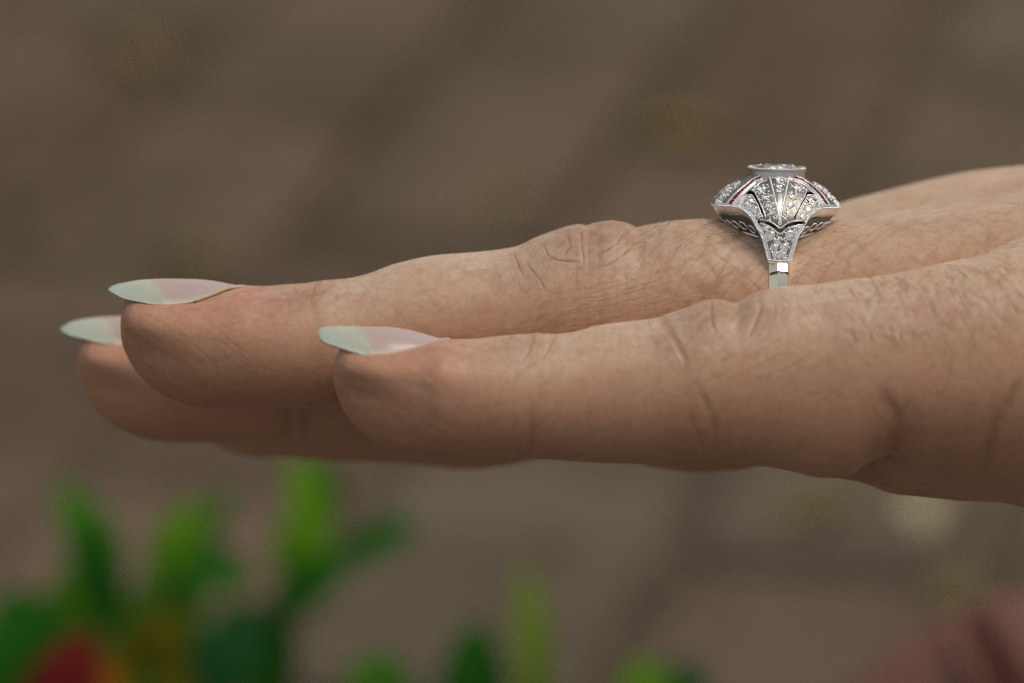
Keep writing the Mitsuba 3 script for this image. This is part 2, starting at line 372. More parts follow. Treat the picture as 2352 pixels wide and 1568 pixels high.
# ---- creases: drawn in the side view of their finger, cut into it on both sides
def cr(tube, z, scale, pts, d, w):
    q = np.array(pts, float) * scale[2:] + np.array(scale[:2])
    x, y = pix(q[:, 0], q[:, 1], z)
    return (tube, resample(np.stack([x, y], -1), 0.1), d, w)
A = (702.1, 468.1, .42289, .42289)       # view of the ring finger's knuckle
B = (702.1, 585.07, .37316, .37316)      # little finger, outer half
C = (1521.2, 526.6, .41048, .41048)      # little finger, inner half
D = (117.0, 585.0, .32463, .32463)       # ring fingertip
E_ = (1111.6, 468.1, .24876, .24876)     # closest view of the ring finger's knuckle
CR = []
for pts, d, w in [
    ([(940, 225), (905, 300), (905, 400), (915, 480), (920, 560)], .30, .20), ([(800, 240), (775, 290), (790, 340), (795, 400), (760, 450), (745, 510)], .22, .17),
    ([(590, 310), (560, 360), (580, 430), (600, 480), (660, 510), (740, 530), (850, 535), (910, 570)], .24, .17), ([(770, 290), (740, 340), (700, 380)], .14, .13),
    ([(390, 370), (420, 450), (480, 500)], .14, .13), ([(270, 420), (290, 490), (330, 590), (370, 660), (400, 700)], .22, .17), ([(390, 520), (440, 610), (510, 690), (560, 780), (600, 830)], .20, .15),
    ([(90, 470), (100, 570), (135, 670), (170, 800)], .16, .15), ([(220, 520), (240, 620), (290, 720), (380, 810), (430, 880)], .13, .13), ([(690, 570), (685, 660), (695, 780), (720, 850), (750, 900)], .15, .12),
    ([(1400, 225), (1300, 290), (1200, 390), (1100, 450), (1020, 530)], .22, .16), ([(1500, 290), (1400, 360), (1300, 450), (1150, 560), (1050, 590), (960, 600)], .18, .14),
    ([(1580, 300), (1480, 390), (1400, 520), (1280, 590), (1150, 640)], .13, .13), ([(1350, 240), (1270, 330), (1170, 470)], .13, .12),
    ([(1480, 380), (1420, 520), (1330, 580), (1180, 660), (1000, 700)], .13, .13), ([(1730, 390), (1690, 500), (1620, 620), (1500, 680), (1340, 730)], .13, .12),
    ([(950, 360), (1060, 345), (1150, 290)], .12, .12), ([(640, 600), (750, 600), (920, 600), (960, 590)], .12, .12), ([(450, 760), (560, 800), (680, 830), (770, 850)], .14, .13),
    ([(690, 790), (820, 800), (940, 790), (1100, 750), (1250, 700), (1400, 640)], .16, .13), ([(770, 830), (900, 840), (1100, 800), (1300, 740), (1500, 650), (1700, 590)], .15, .13),
    ([(620, 860), (800, 880), (1000, 870), (1250, 810), (1500, 740), (1750, 650), (2000, 560)], .14, .12), ([(660, 940), (850, 910), (1100, 890), (1350, 820), (1600, 760), (1850, 680), (2100, 600)], .13, .12),
    ([(700, 1000), (900, 980), (1150, 940), (1400, 880), (1700, 800), (2000, 700)], .13, .12), ([(900, 1040), (1150, 1000), (1450, 950), (1750, 870), (2050, 800), (2250, 740)], .12, .12),
    ([(1950, 480), (1850, 560), (1700, 620)], .10, .11), ([(2000, 270), (2080, 400), (2200, 540)], .08, .10), ([(1850, 220), (1820, 400), (1850, 480)], .09, .10), ([(2250, 330), (2300, 420)], .10, .10),
    ([(540, 380), (500, 430), (430, 490)], .10, .11), ([(850, 640), (845, 720)], .10, .11), ([(1170, 660), (1175, 760), (1160, 860)], .07, .10), ([(0, 760), (40, 900), (80, 950)], .10, .11),
    ([(1100, 200), (1060, 230), (1040, 300)], .10, .11), ([(1960, 900), (1800, 910), (1600, 970)], .10, .11)]:
    CR.append(cr(0, 6, E_, pts, d, w))
for pts, d, w in [([(1720, 215), (1730, 290), (1745, 340), (1760, 380)], .16, .16), ([(1880, 195), (1850, 260), (1840, 320), (1855, 380)], .17, .16), ([(2010, 205), (1940, 245), (1900, 290)], .14, .15), ([(1960, 230), (1900, 300)], .08, .1),
    ([(870, 470), (960, 570), (1090, 700)], .09, .12), ([(1080, 440), (1180, 520), (1330, 590)], .06, .1), ([(1060, 520), (1250, 640), (1420, 760)], .08, .11), ([(1250, 460), (1420, 570), (1680, 670)], .08, .11),
    ([(1400, 400), (1560, 500), (1780, 600)], .07, .11), ([(1130, 640), (1300, 760)], .05, .1), ([(900, 850), (1050, 900), (1200, 960)], .05, .1), ([(1480, 560), (1700, 690), (1850, 740)], .06, .1)]:
    CR.append(cr(0, 5, D, pts, d, w))
for pts, d, w in [([(1420, 480), (1385, 570), (1330, 665)], .26, .20), ([(1560, 470), (1500, 570), (1455, 650)], .20, .19), ([(1200, 560), (1215, 640), (1235, 700)], .14, .16), ([(1330, 560), (1260, 600), (1210, 640)], .10, .14),
    ([(1230, 640), (1330, 670)], .11, .14), ([(2190, 340), (2215, 430), (2270, 530), (2310, 620), (2360, 720)], .26, .36), ([(2120, 380), (2130, 480), (2180, 590)], .14, .17), ([(2050, 390), (2040, 480), (2070, 600)], .12, .17),
    ([(1960, 410), (1930, 520), (1940, 640)], .11, .16), ([(1890, 430), (1860, 570)], .08, .15), ([(1790, 420), (1770, 540)], .07, .15), ([(1380, 880), (1395, 1050), (1380, 1230)], .16, .6), ([(1750, 820), (1745, 960), (1735, 1100)], .08, .2),
    ([(2130, 880), (2140, 1020)], .08, .2), ([(600, 690), (760, 800), (880, 930)], .08, .14), ([(760, 740), (900, 850), (1020, 960)], .07, .14), ([(480, 780), (600, 870), (720, 960)], .05, .13), ([(300, 700), (450, 680), (600, 700)], .05, .13), ([(560, 900), (680, 1000)], .06, .12)]:
    CR.append(cr(1, 22, B, pts, d, w))
for pts, d, w in [([(10, 480), (50, 570), (100, 670), (150, 780)], .26, .42), ([(295, 400), (280, 500), (305, 590)], .30, .2), ([(280, 470), (220, 540), (180, 590)], .15, .17), ([(575, 370), (560, 440), (520, 530), (470, 630)], .28, .22),
    ([(645, 385), (635, 480), (600, 570), (520, 660)], .17, .18), ([(725, 355), (715, 440), (690, 540)], .16, .18), ([(400, 420), (430, 500), (410, 560)], .12, .16), ([(880, 290), (895, 380)], .14, .17), ([(960, 330), (1005, 430)], .13, .17), ([(1200, 280), (1250, 420)], .13, .18),
    ([(540, 650), (400, 705), (290, 760)], .14, .17), ([(620, 620), (500, 720), (350, 800), (210, 855)], .14, .17), ([(800, 600), (650, 700), (480, 790), (300, 865)], .13, .18), ([(900, 640), (750, 750), (550, 830), (380, 890)], .12, .18), ([(1000, 660), (850, 770), (650, 850)], .09, .18),
    ([(205, 860), (240, 970), (280, 1060), (305, 1190)], .18, .48), ([(150, 1010), (190, 1120), (240, 1240)], .13, .45), ([(1210, 880), (1265, 970), (1310, 1050), (1315, 1180), (1290, 1290)], .34, .75), ([(1380, 950), (1330, 1040)], .16, .4),
    ([(1620, 690), (1590, 860), (1530, 980)], .12, .3), ([(2020, 780), (1940, 950), (1865, 1100), (1840, 1250), (1860, 1420)], .24, .62), ([(450, 360), (400, 390)], .15, .16)]:
    CR.append(cr(1, 23, C, pts, d, w))
for i in range(420):                      # short folds of the skin over the little finger's base joint
    zx, zy = rng.uniform(640, 2000), rng.uniform(200, 640)
    if zy < 250 - (zx - 1100) * 0.16 or zy > 640 - max(0, zx - 1100) * 0.18: continue
    a = math.radians(rng.uniform(48, 82)); l = rng.choice([10, 16, 30, 70]) * rng.uniform(.7, 1.3)
    CR.append(cr(1, 22, C, [(zx, zy), (zx + l * 0.5 * math.cos(a) + rng.normal(0, 4), zy + l * 0.5 * math.sin(a)), (zx + l * math.cos(a), zy + l * math.sin(a))], rng.uniform(.08, .17), rng.uniform(.16, .26)))
for px, tube, t0 in ((650, MIDDLE, 2), (690, MIDDLE, 2), (1240, MIDDLE, 2)):
    CR.append(cr(t0, -10, (0, 0, 1, 1), [(px, 930), (px + 6, 980), (px, 1015)], .12, .7))

for i in range(46):                       # fine folds fanning off the ring finger's middle knuckle
    a0 = rng.uniform(0, 1); side_ = rng.random() < .62
    if side_:
        x0, y0 = 980 + 1150 * a0 + rng.normal(0, 40), 230 + 20 * a0 + rng.uniform(0, 420)
        L_ = rng.uniform(140, 420); sl = math.radians(rng.uniform(118, 150) + 14 * (y0 > 420))
    else:
        x0, y0 = 40 + 560 * a0, 420 - 120 * a0 + rng.uniform(0, 260)
        L_ = rng.uniform(120, 320); sl = math.radians(rng.uniform(55, 78))
    mx, my = x0 + .5 * L_ * math.cos(sl) + rng.normal(0, 10), y0 + .5 * L_ * math.sin(sl) - rng.uniform(0, 14)
    CR.append(cr(0, 6, E_, [(x0, y0), (mx, my), (x0 + L_ * math.cos(sl), y0 + L_ * math.sin(sl))], rng.uniform(.06, .16), rng.uniform(.09, .13)))
for i in range(90):
    zx = rng.choice([rng.uniform(1150, 1600), rng.uniform(1750, 2350)]); zy = rng.uniform(380, 640)
    L_ = rng.uniform(60, 240); a = math.radians(rng.uniform(78, 108))
    CR.append(cr(1, 22, B, [(zx, zy), (zx + .5 * L_ * math.cos(a) + rng.normal(0, 6), zy + .5 * L_), (zx + L_ * math.cos(a), zy + L_)], rng.uniform(.03, .085), rng.uniform(.11, .18)))
for i in range(80):
    zx, zy = rng.uniform(150, 900), rng.uniform(380, 840)
    a = math.radians(118 + rng.normal(0, 10) + (zx - 300) * .045); L_ = rng.uniform(60, 220)
    CR.append(cr(1, 22, C, [(zx, zy), (zx + .5 * L_ * math.cos(a) + rng.normal(0, 6), zy + .5 * L_ * math.sin(a)), (zx + L_ * math.cos(a), zy + L_ * math.sin(a) * .8)], rng.uniform(.03, .09), rng.uniform(.12, .2)))
G = grad(P); G /= np.linalg.norm(G, axis=1, keepdims=True) + 1e-9
_, tid = field(*P.T, ids=True)
x, y, z = P.T
side = np.where(tid == 1, z > 2, True)
H = np.zeros(len(P)); crease = np.zeros(len(P))
tid2 = np.where((tid == 5) | ((tid == 6) & (z > 6)), 1, tid)
for t in (0, 1, 2):
    use = [c for c in CR if c[0] == t]
    pts = np.vstack([c[1] for c in use])
    ends = [np.minimum(1, np.minimum(np.arange(len(c[1])), np.arange(len(c[1]))[::-1]) / max(3.0, 0.25 * len(c[1]))) for c in use]
    dep = np.concatenate([c[2] * (0.6 if c[2] < .165 and t == 0 else 1.0) * (0.15 + 0.85 * e) for c, e in zip(use, ends)])
    wid = np.concatenate([np.full(len(c[1]), c[3]) for c in use])
    tree = cKDTree(pts)
    vi = np.where((tid2 == t) & (x < 62))[0]
    wob = 0.10 * (meshkit.noise(np.stack([x[vi] * 2.2, y[vi] * 2.2, z[vi] * .5], -1), 3) - 0.5)[:, None] + 0.09 * (meshkit.noise(np.stack([x[vi] * 5, y[vi] * 5, z[vi]], -1), 4) - .5)[:, None]
    dd, ii = tree.query(P[vi, :2] + wob * [1, -1], k=10, distance_upper_bound=1.6)
    ok = np.isfinite(dd)
    ii = np.where(ok, ii, 0)
    jit = 0.45 + 1.1 * meshkit.noise(np.stack([x[vi] * 1.4, y[vi] * 1.4, z[vi] * .2], -1), 8)
    g = np.where(ok, dep[ii] * np.exp(-(dd / (wid[ii] * (0.62 if t == 0 else np.where(dep[ii] > .17, .95, .8)))) ** 2), 0).max(1) * jit
    gh = np.where(ok, dep[ii] * np.where((dep[ii] < .175) & (t == 1), .3, 1.0) * np.exp(-(dd / (wid[ii] * .85)) ** 2), 0).max(1) * jit
    shoulder = np.where(ok, dep[ii] * np.exp(-((dd - 2.3 * wid[ii]) / (1.3 * wid[ii])) ** 2), 0).max(1)
    H[vi] += -gh * (0.20 if t == 0 else .45) + 0.06 * shoulder * (g < 0.05)
    crease[vi] = np.maximum(crease[vi], g / 0.22)

yu, ym, yl, zc, rz = [np.zeros(len(P)) for _ in range(5)]
for t, tb in enumerate(TUBES):
    m = tid == t
    for arr, val in zip((yu, ym, yl, zc, rz), tb.at(x[m])):
        arr[m] = val
rad = 0.5 * (rz + 0.5 * (yu - yl))
th = np.arctan2((y - ym) / np.maximum(0.5 * (yu - yl), 1), (z - zc) / np.maximum(rz, 1))
s = th * rad
far = (x > 62) | (z < -30)

def lines(u, v, lu, lv, seed, w=0.05):
    n = meshkit.noise(np.stack([u / lu, v / lv, np.full(len(u), seed * 7.3) + 0.06 * u], -1), seed)
    return np.exp(-((n - 0.5) / w) ** 2)

def rot(a):
    ca, sa = math.cos(math.radians(a)), math.sin(math.radians(a))
    return x * ca + s * sa, -x * sa + s * ca

dx_ = x / (1 if True else 1)
def bump1(c, w, v=None):
    return np.exp(-(((x if v is None else v) - c) / w) ** 2)
ring_m, lit_m = (tid == 0), (tid2 == 1)
pip = np.where(ring_m, bump1(10, 8), np.where(lit_m, bump1(22, 6), 0))
dip = np.where(ring_m, bump1(-22, 3.5), np.where(lit_m, bump1(1.5, 3.5), 0))
top = np.clip((th - 0.25) / 0.7, 0, 1)
low = np.clip((0.35 - th) / 0.5, 0, 1)
prox = np.where(ring_m, np.clip((x - 12) / 10, 0, 1), 0)
mcp = np.clip((x - 34) / 8, 0, 1)
u1, v1 = rot(52); u2, v2 = rot(-38); u3, v3 = rot(18)
fam = 0.0
fam = fam + prox * (1 - .6 * mcp) * (0.9 * lines(u1, v1, 5.5, 0.95, 11, .06) + 0.8 * lines(u2, v2, 5.0, 1.0, 12, .06) + .6 * lines(u3, v3, 7, .9, 13, .05)) * (1 - .5 * low)
fam = fam + low * np.where(ring_m, 1.0, np.where(lit_m, .45, .3)) * (0.8 * lines(x, s + 0.3 * np.sin(x * .3), 7.0, 0.42, 14, .10) + 0.6 * lines(u3, v3, 6.0, 0.5, 15, .09)) * np.clip((x + 22) / 6, 0, 1) * (1 - np.where(lit_m, 0.5, 0))
fam = fam + (pip + dip) * (0.4 + .6 * top) * (0.9 * lines(x, s, 0.75, 5.0, 16, .07) + 0.7 * lines(u1, v1, 3.0, 0.7, 17, .07))
fam = fam + mcp * np.where(lit_m, .8, .16) * (1 - low) * (0.9 * lines(*rot(-62), 3.2, 0.8, 18, .08) + .55 * lines(u1, v1, 2.0, 0.8, 19, .08))
u4, v4 = rot(-30)
tipm = np.where(ring_m, np.clip((-26 - x) / 5, 0, 1), np.where(lit_m, np.clip((-3 - x) / 5, 0, 1), 0))
fam = fam + tipm * (1 - top) * 0.55 * (lines(u4, v4, 8.0, 0.75, 20, .07) + 0.6 * lines(*rot(-24), 6.0, .5, 21, .07))
fam = fam + 0.35 * (lines(u1, v1, 1.6, 0.6, 22, .06) + lines(u2, v2, 1.6, 0.6, 23, .06))
cell = meshkit.noise(np.stack([x * 3.4, s * 3.4, z * .6], -1), 31)
cell2 = meshkit.noise(np.stack([x * 1.2, y * 1.2, z * 1.2], -1), 32)
smooth_nail = np.ones(len(P))
fam = np.clip(fam, 0, 1.6)
micro = -0.020 * fam + 0.014 * (cell - .5) + 0.04 * (cell2 - .5) * (0.2 + pip + .5 * mcp)
# knuckle bulges that show on the outline
def bulge(cdx, zz, amp, w, tube):
    cx = float(pix(cdx, 0, zz)[0])
    return np.where(tid == tube, amp * np.exp(-((x - cx) / w) ** 2) * np.clip((th - .5) / .6, 0, 1) * np.clip((2.9 - th) / .6, 0, 1), 0)
H += bulge(1405, 0, .42, 2.0, 0) + bulge(1320, 0, .22, 1.6, 0) - bulge(1463, 0, .28, .6, 0) - bulge(1348, 0, .2, .5, 0) + bulge(1635, 17, .3, 1.8, 1) + bulge(1740, 17, .25, 1.8, 1) - bulge(1690, 17, .3, .7, 1) + bulge(1240, 17, .15, 1.2, 1)
H += np.where(far, 0, micro)
# flesh folded up against the sides of the nails, and the seat of the nail plate
NAILS = {
    'ring': dict(z=0.0, R=5.0, base=560, top=[(251, 661), (260, 655), (290, 647.5), (328, 641.5), (380, 639.2), (440, 640), (484, 643.5), (529, 651.5), (560, 657)],
                 low=[(251, 663), (262, 671), (275, 678), (292, 685), (329, 693), (355, 698), (380, 699), (440, 695), (470, 686), (500, 673), (529, 661), (560, 658)], free=349),
    'little': dict(z=16.5, R=4.5, base=1029, top=[(731.4, 759), (740, 752.2), (766, 748.4), (818, 748.8), (885, 750.2), (930, 755.5), (970, 765), (1005, 775), (1029, 779)],
                 low=[(731.4, 761), (735, 771), (746, 784), (781, 797), (818, 809), (840, 815), (878, 814), (923, 809), (952, 801), (997, 786), (1029, 780)], free=820),
    'middle': dict(z=-18.0, R=5.2, base=440, top=[(142, 752), (150, 746), (170, 737), (200, 731), (240, 727), (290, 725), (350, 727), (400, 733), (440, 740)],
                 low=[(142, 754), (150, 761), (170, 770), (200, 777), (230, 785), (260, 790), (300, 791), (350, 784), (400, 760), (440, 741)], free=240),
    'index': dict(z=-36.0, R=5.0, base=660, top=[(450, 868), (470, 858), (520, 850), (580, 846), (620, 848), (660, 856)], low=[(450, 870), (480, 886), (520, 898), (580, 900), (620, 880), (660, 857)], free=520),
}
nail_geo = {}
for name, nd in NAILS.items():
    zc0 = nd['z']
    tx, ty = pix([a for a, _ in nd['top']], [b for _, b in nd['top']], zc0)
    lx, ly = pix([a for a, _ in nd['low']], [b for _, b in nd['low']], zc0 + 4.3)
    lx = tx[0] + (lx - lx[0]) * (tx[-1] - tx[0]) / (lx[-1] - lx[0])
    X = np.linspace(tx[0], tx[-1], 240)
    top_y = PchipInterpolator(tx, ty)(X)
    drop = np.maximum(top_y - PchipInterpolator(lx, ly)(X), 0.0)
    R = nd['R']
    # the curve across flattens towards the free edge, so that the point is not steeply curled
    half = np.sqrt(np.maximum(2 * R * drop - drop ** 2, 0))
    nail_geo[name] = (X, top_y, half, R)
    m = np.abs(z - zc0) < 9
    m &= (x > tx[0] - 1) & (x < tx[-1] + 2) & (tid == {'ring': 0, 'little': 1, 'middle': 2, 'index': 3}[name])
    vi = np.where(m)[0]
    ny = np.interp(x[vi], X, top_y) - (R - np.sqrt(np.maximum(R * R - (z[vi] - zc0) ** 2, 0)))
    hw = np.interp(x[vi], X, half)
    inside = np.clip((hw - np.abs(z[vi] - zc0)) / 0.5, 0, 1) * np.clip((x[vi] - tx[0] - 1.9) / 2.4, 0, 1)
    over = P[vi, 1] - (ny - 0.28)
    H[vi] *= 1 - inside
    P[vi, 1] -= np.maximum(over, 0) * inside                        # never above the nail
    lift = np.clip(ny - 0.25 - P[vi, 1], 0, 1.3) * inside
    do = np.abs(z[vi] - zc0) - hw
    near = np.clip(1 - do / 1.5, 0, 1) * (do > -.1) * np.clip((x[vi] - tx[0] - 2.0) / 2.6, 0, 1) * np.clip((tx[-1] + 1.2 - x[vi]) / 1.2, 0, 1)
    gap = ny - .22 - P[vi, 1]
    lift2 = np.clip(gap, 0, .8) * near * np.clip((3.2 - gap) / 1.4, 0, 1) * (G[vi, 1] > -.1)
    P[vi, 1] += np.maximum(lift * (gap < 3), lift2)
    edge = 0.25 * np.exp(-((np.abs(z[vi] - zc0) - hw - 0.45) / 0.4) ** 2) * np.clip((y[vi] - np.interp(x[vi], X, top_y - drop) + 1.6) / .8, 0, 1) * np.clip((tx[-1] + .6 - x[vi]) / 1.0, 0, 1) * np.clip((x[vi] - tx[0] - 4.5) / 2, 0, 1)
    H[vi] += 0.22 * edge * (G[vi, 1] > -0.2)
P0 = P.copy()
P = P + G * H[:, None]

# ---- colour of the skin: pigment only
base = np.array([0.468, 0.31, 0.207])
pink = np.array([0.395, 0.178, 0.125])
brown = np.array([0.335, 0.19, 0.115])
pale = np.array([0.515, 0.395, 0.298])
blot = meshkit.fbm(np.stack([x * .25, y * .25, z * .25], -1), 3, 41)
blot2 = meshkit.fbm(np.stack([x * 1.1, y * 1.1, z * 1.1], -1), 2, 42)
col = np.tile(base, (len(P), 1))
def mixc(c, t):
    global col
    t = np.clip(t, 0, 1)[:, None]
    col = col * (1 - t) + np.asarray(c) * t
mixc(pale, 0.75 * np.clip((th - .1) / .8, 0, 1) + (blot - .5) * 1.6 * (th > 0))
tips = np.where(ring_m, np.clip((-19 - x) / 9, 0, 1), np.where(tid == 1, np.clip((1 - x) / 9, 0, 1), np.where(tid == 2, np.clip((-24 - x) / 9, 0, 1), 0)))
mixc(pink, 0.95 * tips * (0.6 + .8 * (blot2 - .3)))
mixc(pink, 0.5 * np.where(ring_m, bump1(-2, 9), 0) * low)
mixc(pink, 0.42 * np.clip((blot - .5) * 5, 0, 1) * (th < .9) + 0.2 * np.clip((blot2 - .5) * 4, 0, 1))
mixc(np.array([.33, .20, .14]), 0.75 * (pip * top + 0.6 * dip * top) * (0.5 + blot2))
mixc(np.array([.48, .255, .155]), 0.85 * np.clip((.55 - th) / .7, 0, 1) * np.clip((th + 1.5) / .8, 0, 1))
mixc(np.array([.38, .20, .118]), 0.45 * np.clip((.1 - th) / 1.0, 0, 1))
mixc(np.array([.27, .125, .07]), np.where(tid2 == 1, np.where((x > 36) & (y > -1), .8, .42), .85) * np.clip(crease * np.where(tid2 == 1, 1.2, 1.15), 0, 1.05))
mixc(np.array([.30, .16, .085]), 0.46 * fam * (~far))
col *= (0.93 + 0.14 * cell)[:, None]
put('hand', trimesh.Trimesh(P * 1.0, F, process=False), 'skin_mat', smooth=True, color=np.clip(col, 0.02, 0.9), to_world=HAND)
labels['hand'] = {'label': "woman's outstretched left hand, palm down, long almond nails, wearing the ring", 'category': 'hand'}

# ---- nails: curved plates, the free edge a piece of its own
def nail_plate(X, top_y, half, R, zc0, x0, x1, slant, thick=0.30, nv=41, nu=70, skip=0):
    u = np.linspace(0, 1, nu); v = np.linspace(-1, 1, nv)
    U, Vv = np.meshgrid(u, v, indexing='ij')
    a = x0 + (slant[0] * Vv ** 2 if slant[0] else 0)
    b = x1 + (slant[1] * Vv ** 2 if slant[1] else 0)
    xx = a + (b - a) * U
    hw = np.interp(xx, X, half)
    zz = hw * np.sin(Vv * np.pi / 2) if False else hw * Vv
    yy = np.interp(xx, X, top_y) - (R - np.sqrt(np.maximum(R * R - zz * zz, 0)))
    o = np.stack([xx, yy, zz + zc0], -1)
    nrm = np.stack([np.zeros_like(zz), np.sqrt(np.maximum(R * R - zz * zz, 0.2)), zz], -1)
    nrm /= np.linalg.norm(nrm, axis=-1, keepdims=True)
    i_ = o - nrm * thick
    n = nu * nv
    vert = np.vstack([o.reshape(-1, 3), i_.reshape(-1, 3)])
    f = grid_faces(nu, nv)
    faces = [f[:, ::-1], f + n]
    ring_idx = np.r_[np.arange(nv), np.arange(1, nu) * nv + nv - 1, (nu - 1) * nv + np.arange(nv - 2, -1, -1), np.arange(nu - 2, 0, -1) * nv]
    nx_ = np.roll(ring_idx, -1)
    row = skip * (nu - 1)
    ok = ~((ring_idx // nv == row) & (nx_ // nv == row))
    faces.append(np.stack([ring_idx, nx_, nx_ + n, ring_idx + n], -1)[ok])
    fq = np.vstack(faces)
    return vert, np.vstack([fq[:, [0, 1, 2]], fq[:, [0, 2, 3]]]), np.vstack([np.stack([U, Vv], -1).reshape(-1, 2)] * 2)

for name in ('ring', 'little', 'middle', 'index'):
    X, top_y, half, R = nail_geo[name]
    nd = NAILS[name]
    fx = float(pix(nd['free'], 0, nd['z'])[0]) - .5
    tip, basex = X[0], X[-1]
    v1_, f1_, uv1 = nail_plate(X, top_y, half, R, nd['z'], fx, basex, (2.3, 0))
    c = np.tile([0.415, 0.315, 0.295], (len(v1_), 1)) * {'ring': 1.0, 'little': 1.03, 'middle': .97, 'index': .98}[name]
    t = uv1[:, :1]
    c = c * (1 - t ** 1.5) + np.array([0.40, 0.33, 0.35]) * t ** 1.5
    wb = 0.025 + 0.05 * meshkit.noise(np.stack([uv1[:, 1] * 9 + len(name), 0 * uv1[:, 1], 0 * uv1[:, 1]], -1), 6)[:, None]
    k = np.exp(-((uv1[:, :1]) / wb) ** 2)
    c = c * (1 - k) + np.array([0.40, 0.41, 0.33]) * k
    k = np.clip((np.abs(uv1[:, 1:]) - 0.9) / 0.1, 0, 1) * 0.6
    c = c * (1 - k) + np.array([0.62, 0.55, 0.44]) * k
    nk = put('hand__nail', trimesh.Trimesh(v1_, f1_, process=False), 'nail_mat', smooth=True, color=c, to_world=HAND)
    v1_, f1_, uv1 = nail_plate(X, top_y, half, R, nd['z'], tip, fx, (0, 2.3), skip=1)
    tq = uv1[:, :1] ** 1.3
    c = np.array([0.33, 0.405, 0.365]) * (1 - tq) + np.array([0.40, 0.42, 0.335]) * tq
    c *= (0.96 + 0.08 * meshkit.noise(np.stack([v1_[:, 0] * .5, v1_[:, 2] * 6, v1_[:, 1] * 0], -1), 5))[:, None]
    put(nk + '__free_edge', trimesh.Trimesh(v1_, f1_, process=False), 'nail_mat', smooth=True, color=c, to_world=HAND)
    labels[nk] = {'label': f'pink nail of the {name} finger'}
    # pale cuticle along the base of the plate
    vv = np.linspace(-1, 1, 40)
    xb = np.linspace(basex - 5.2, basex, 22)
    hb = np.interp(xb, X, half)
    yb = np.interp(xb, X, top_y)
    path = np.vstack([np.stack([xb, yb - (R - np.sqrt(R * R - hb ** 2)) + .02, nd['z'] + hb], -1), np.stack([xb, yb - (R - np.sqrt(R * R - hb ** 2)) + .02, nd['z'] - hb], -1)[::-1]])
    wd = 0.16 + 0.10 * np.sin(np.linspace(0, np.pi, len(path)))
    scene['cuticle_mat'] = {'type': 'principled', 'base_color': rgb(0.46, 0.36, 0.26), 'roughness': 0.5}
    put('hand__cuticle', tubes_mesh(path, wd, 8), 'cuticle_mat', smooth=True, to_world=HAND)

# ---- a few fine dark hairs on the finger in front of the ring
tree = cKDTree(P0)
hairs = []
for (x0, y0, x1, y1) in [(1560, 215, 1800, 140), (1640, 210, 1840, 130), (2000, 215, 2180, 175), (2010, 235, 2200, 180), (2080, 240, 2240, 330), (2280, 330, 2420, 270), (2330, 265, 2180, 300), (2050, 270, 2200, 330), (1500, 360, 1380, 390), (1900, 330, 1990, 280), (1760, 430, 1900, 350), (2120, 160, 2260, 150), (1850, 400, 1960, 350), (1700, 190, 1760, 150)]:
    n = 10
    zx = np.linspace(x0, x1, n); zy = np.linspace(y0, y1, n) - 10 * np.sin(np.linspace(0, np.pi, n))
    px_, py_ = pix(E_[0] + E_[2] * zx, E_[1] + E_[3] * zy, 4)
    pts = []
    for a, b, q in zip(px_, py_, np.linspace(0, 1, n)):
        yu_, ym_, yl_, zc_, rz_ = RING.at(a)
        w = np.clip((b - ym_) / (yu_ - ym_), -1, 1)
        zz = zc_ + rz_ * math.sqrt(max(0, 1 - w * w))
        nrm = np.array([0, w, math.sqrt(max(0, 1 - w * w))])
        pts.append(np.array([a, min(b, yu_), zz]) + nrm * (0.03 + 0.5 * q * q))
    hairs.append(tubes_mesh(np.array(pts), np.linspace(0.02, 0.010, n), 5))
hk = put('hand__fine_hair', cat(hairs), 'hair_mat', smooth=True, to_world=HAND)
labels[hk] = {'label': 'fine dark hairs on the skin beside the ring', 'kind': 'stuff'}

# ------------------------------------------------------------------ the ring
RX, RY = pix(1782.3, 473.7, 0)
TILT, ROLL = math.radians(6.0), math.radians(-1.0)
ct, st_ = math.cos(TILT), math.sin(TILT)
R_tilt = np.array([[1, 0, 0], [0, ct, -st_], [0, st_, ct]])
cr_, sr_ = math.cos(ROLL), math.sin(ROLL)
R_roll = np.array([[cr_, -sr_, 0], [sr_, cr_, 0], [0, 0, 1]])
R_ring = R_hand_ring = R_roll @ R_tilt
RINGM = HAND @ T(np.vstack([np.hstack([R_ring, [[RX], [RY], [0]]]), [[0, 0, 0, 1]]]).tolist())

Pz = PchipInterpolator([-8, -5.7, -4, -2.5, -1, 0.4, 1.6, 2.6, 3.4], [8.7, 8.35, 8.15, 8.0, 7.7, 7.0, 5.9, 4.6, 3.2])
Wx = PchipInterpolator([-8, -2, 0, .44, 1.1, 1.97, 2.5, 2.95, 3.4], [7.3, 7.3, 7.22, 7.1, 6.6, 5.6, 4.55, 3.8, 3.2])
Ee = PchipInterpolator([0, 1.15, 1.37, 1.7, 2.1, 2.7, 3.2, 3.8, 4.4, 5, 6, 7.3], [-5.7, -5.7, -5.05, -3.85, -2.7, -1.7, -.8, -.24, .10, .2, .17, 0.0])
def zs(X, Y):
    return Pz(Y) * np.sqrt(np.maximum(0, 1 - (X / Wx(Y)) ** 2))
cz = 0.010945
def panel(pts):
    """points on the ring's front, from the close view of the photograph -> ring frame (mm)"""
    p = np.atleast_2d(np.array(pts, float))
    zx = p[:, 0] - (893 + (p[:, 1] - 240) * .018) + (0)
    Z = np.full(len(p), 6.0)
    for _ in range(30):
        k = (CAM_D - Z) / CAM_D
        X = zx * cz * k
        Y = np.clip(((600 - p[:, 1]) * cz * k + Z * st_) / ct, -7.9, 3.4)
        Z = 0.5 * Z + 0.5 * zs(X, Y)
    return np.stack([X, Y, Z], -1)
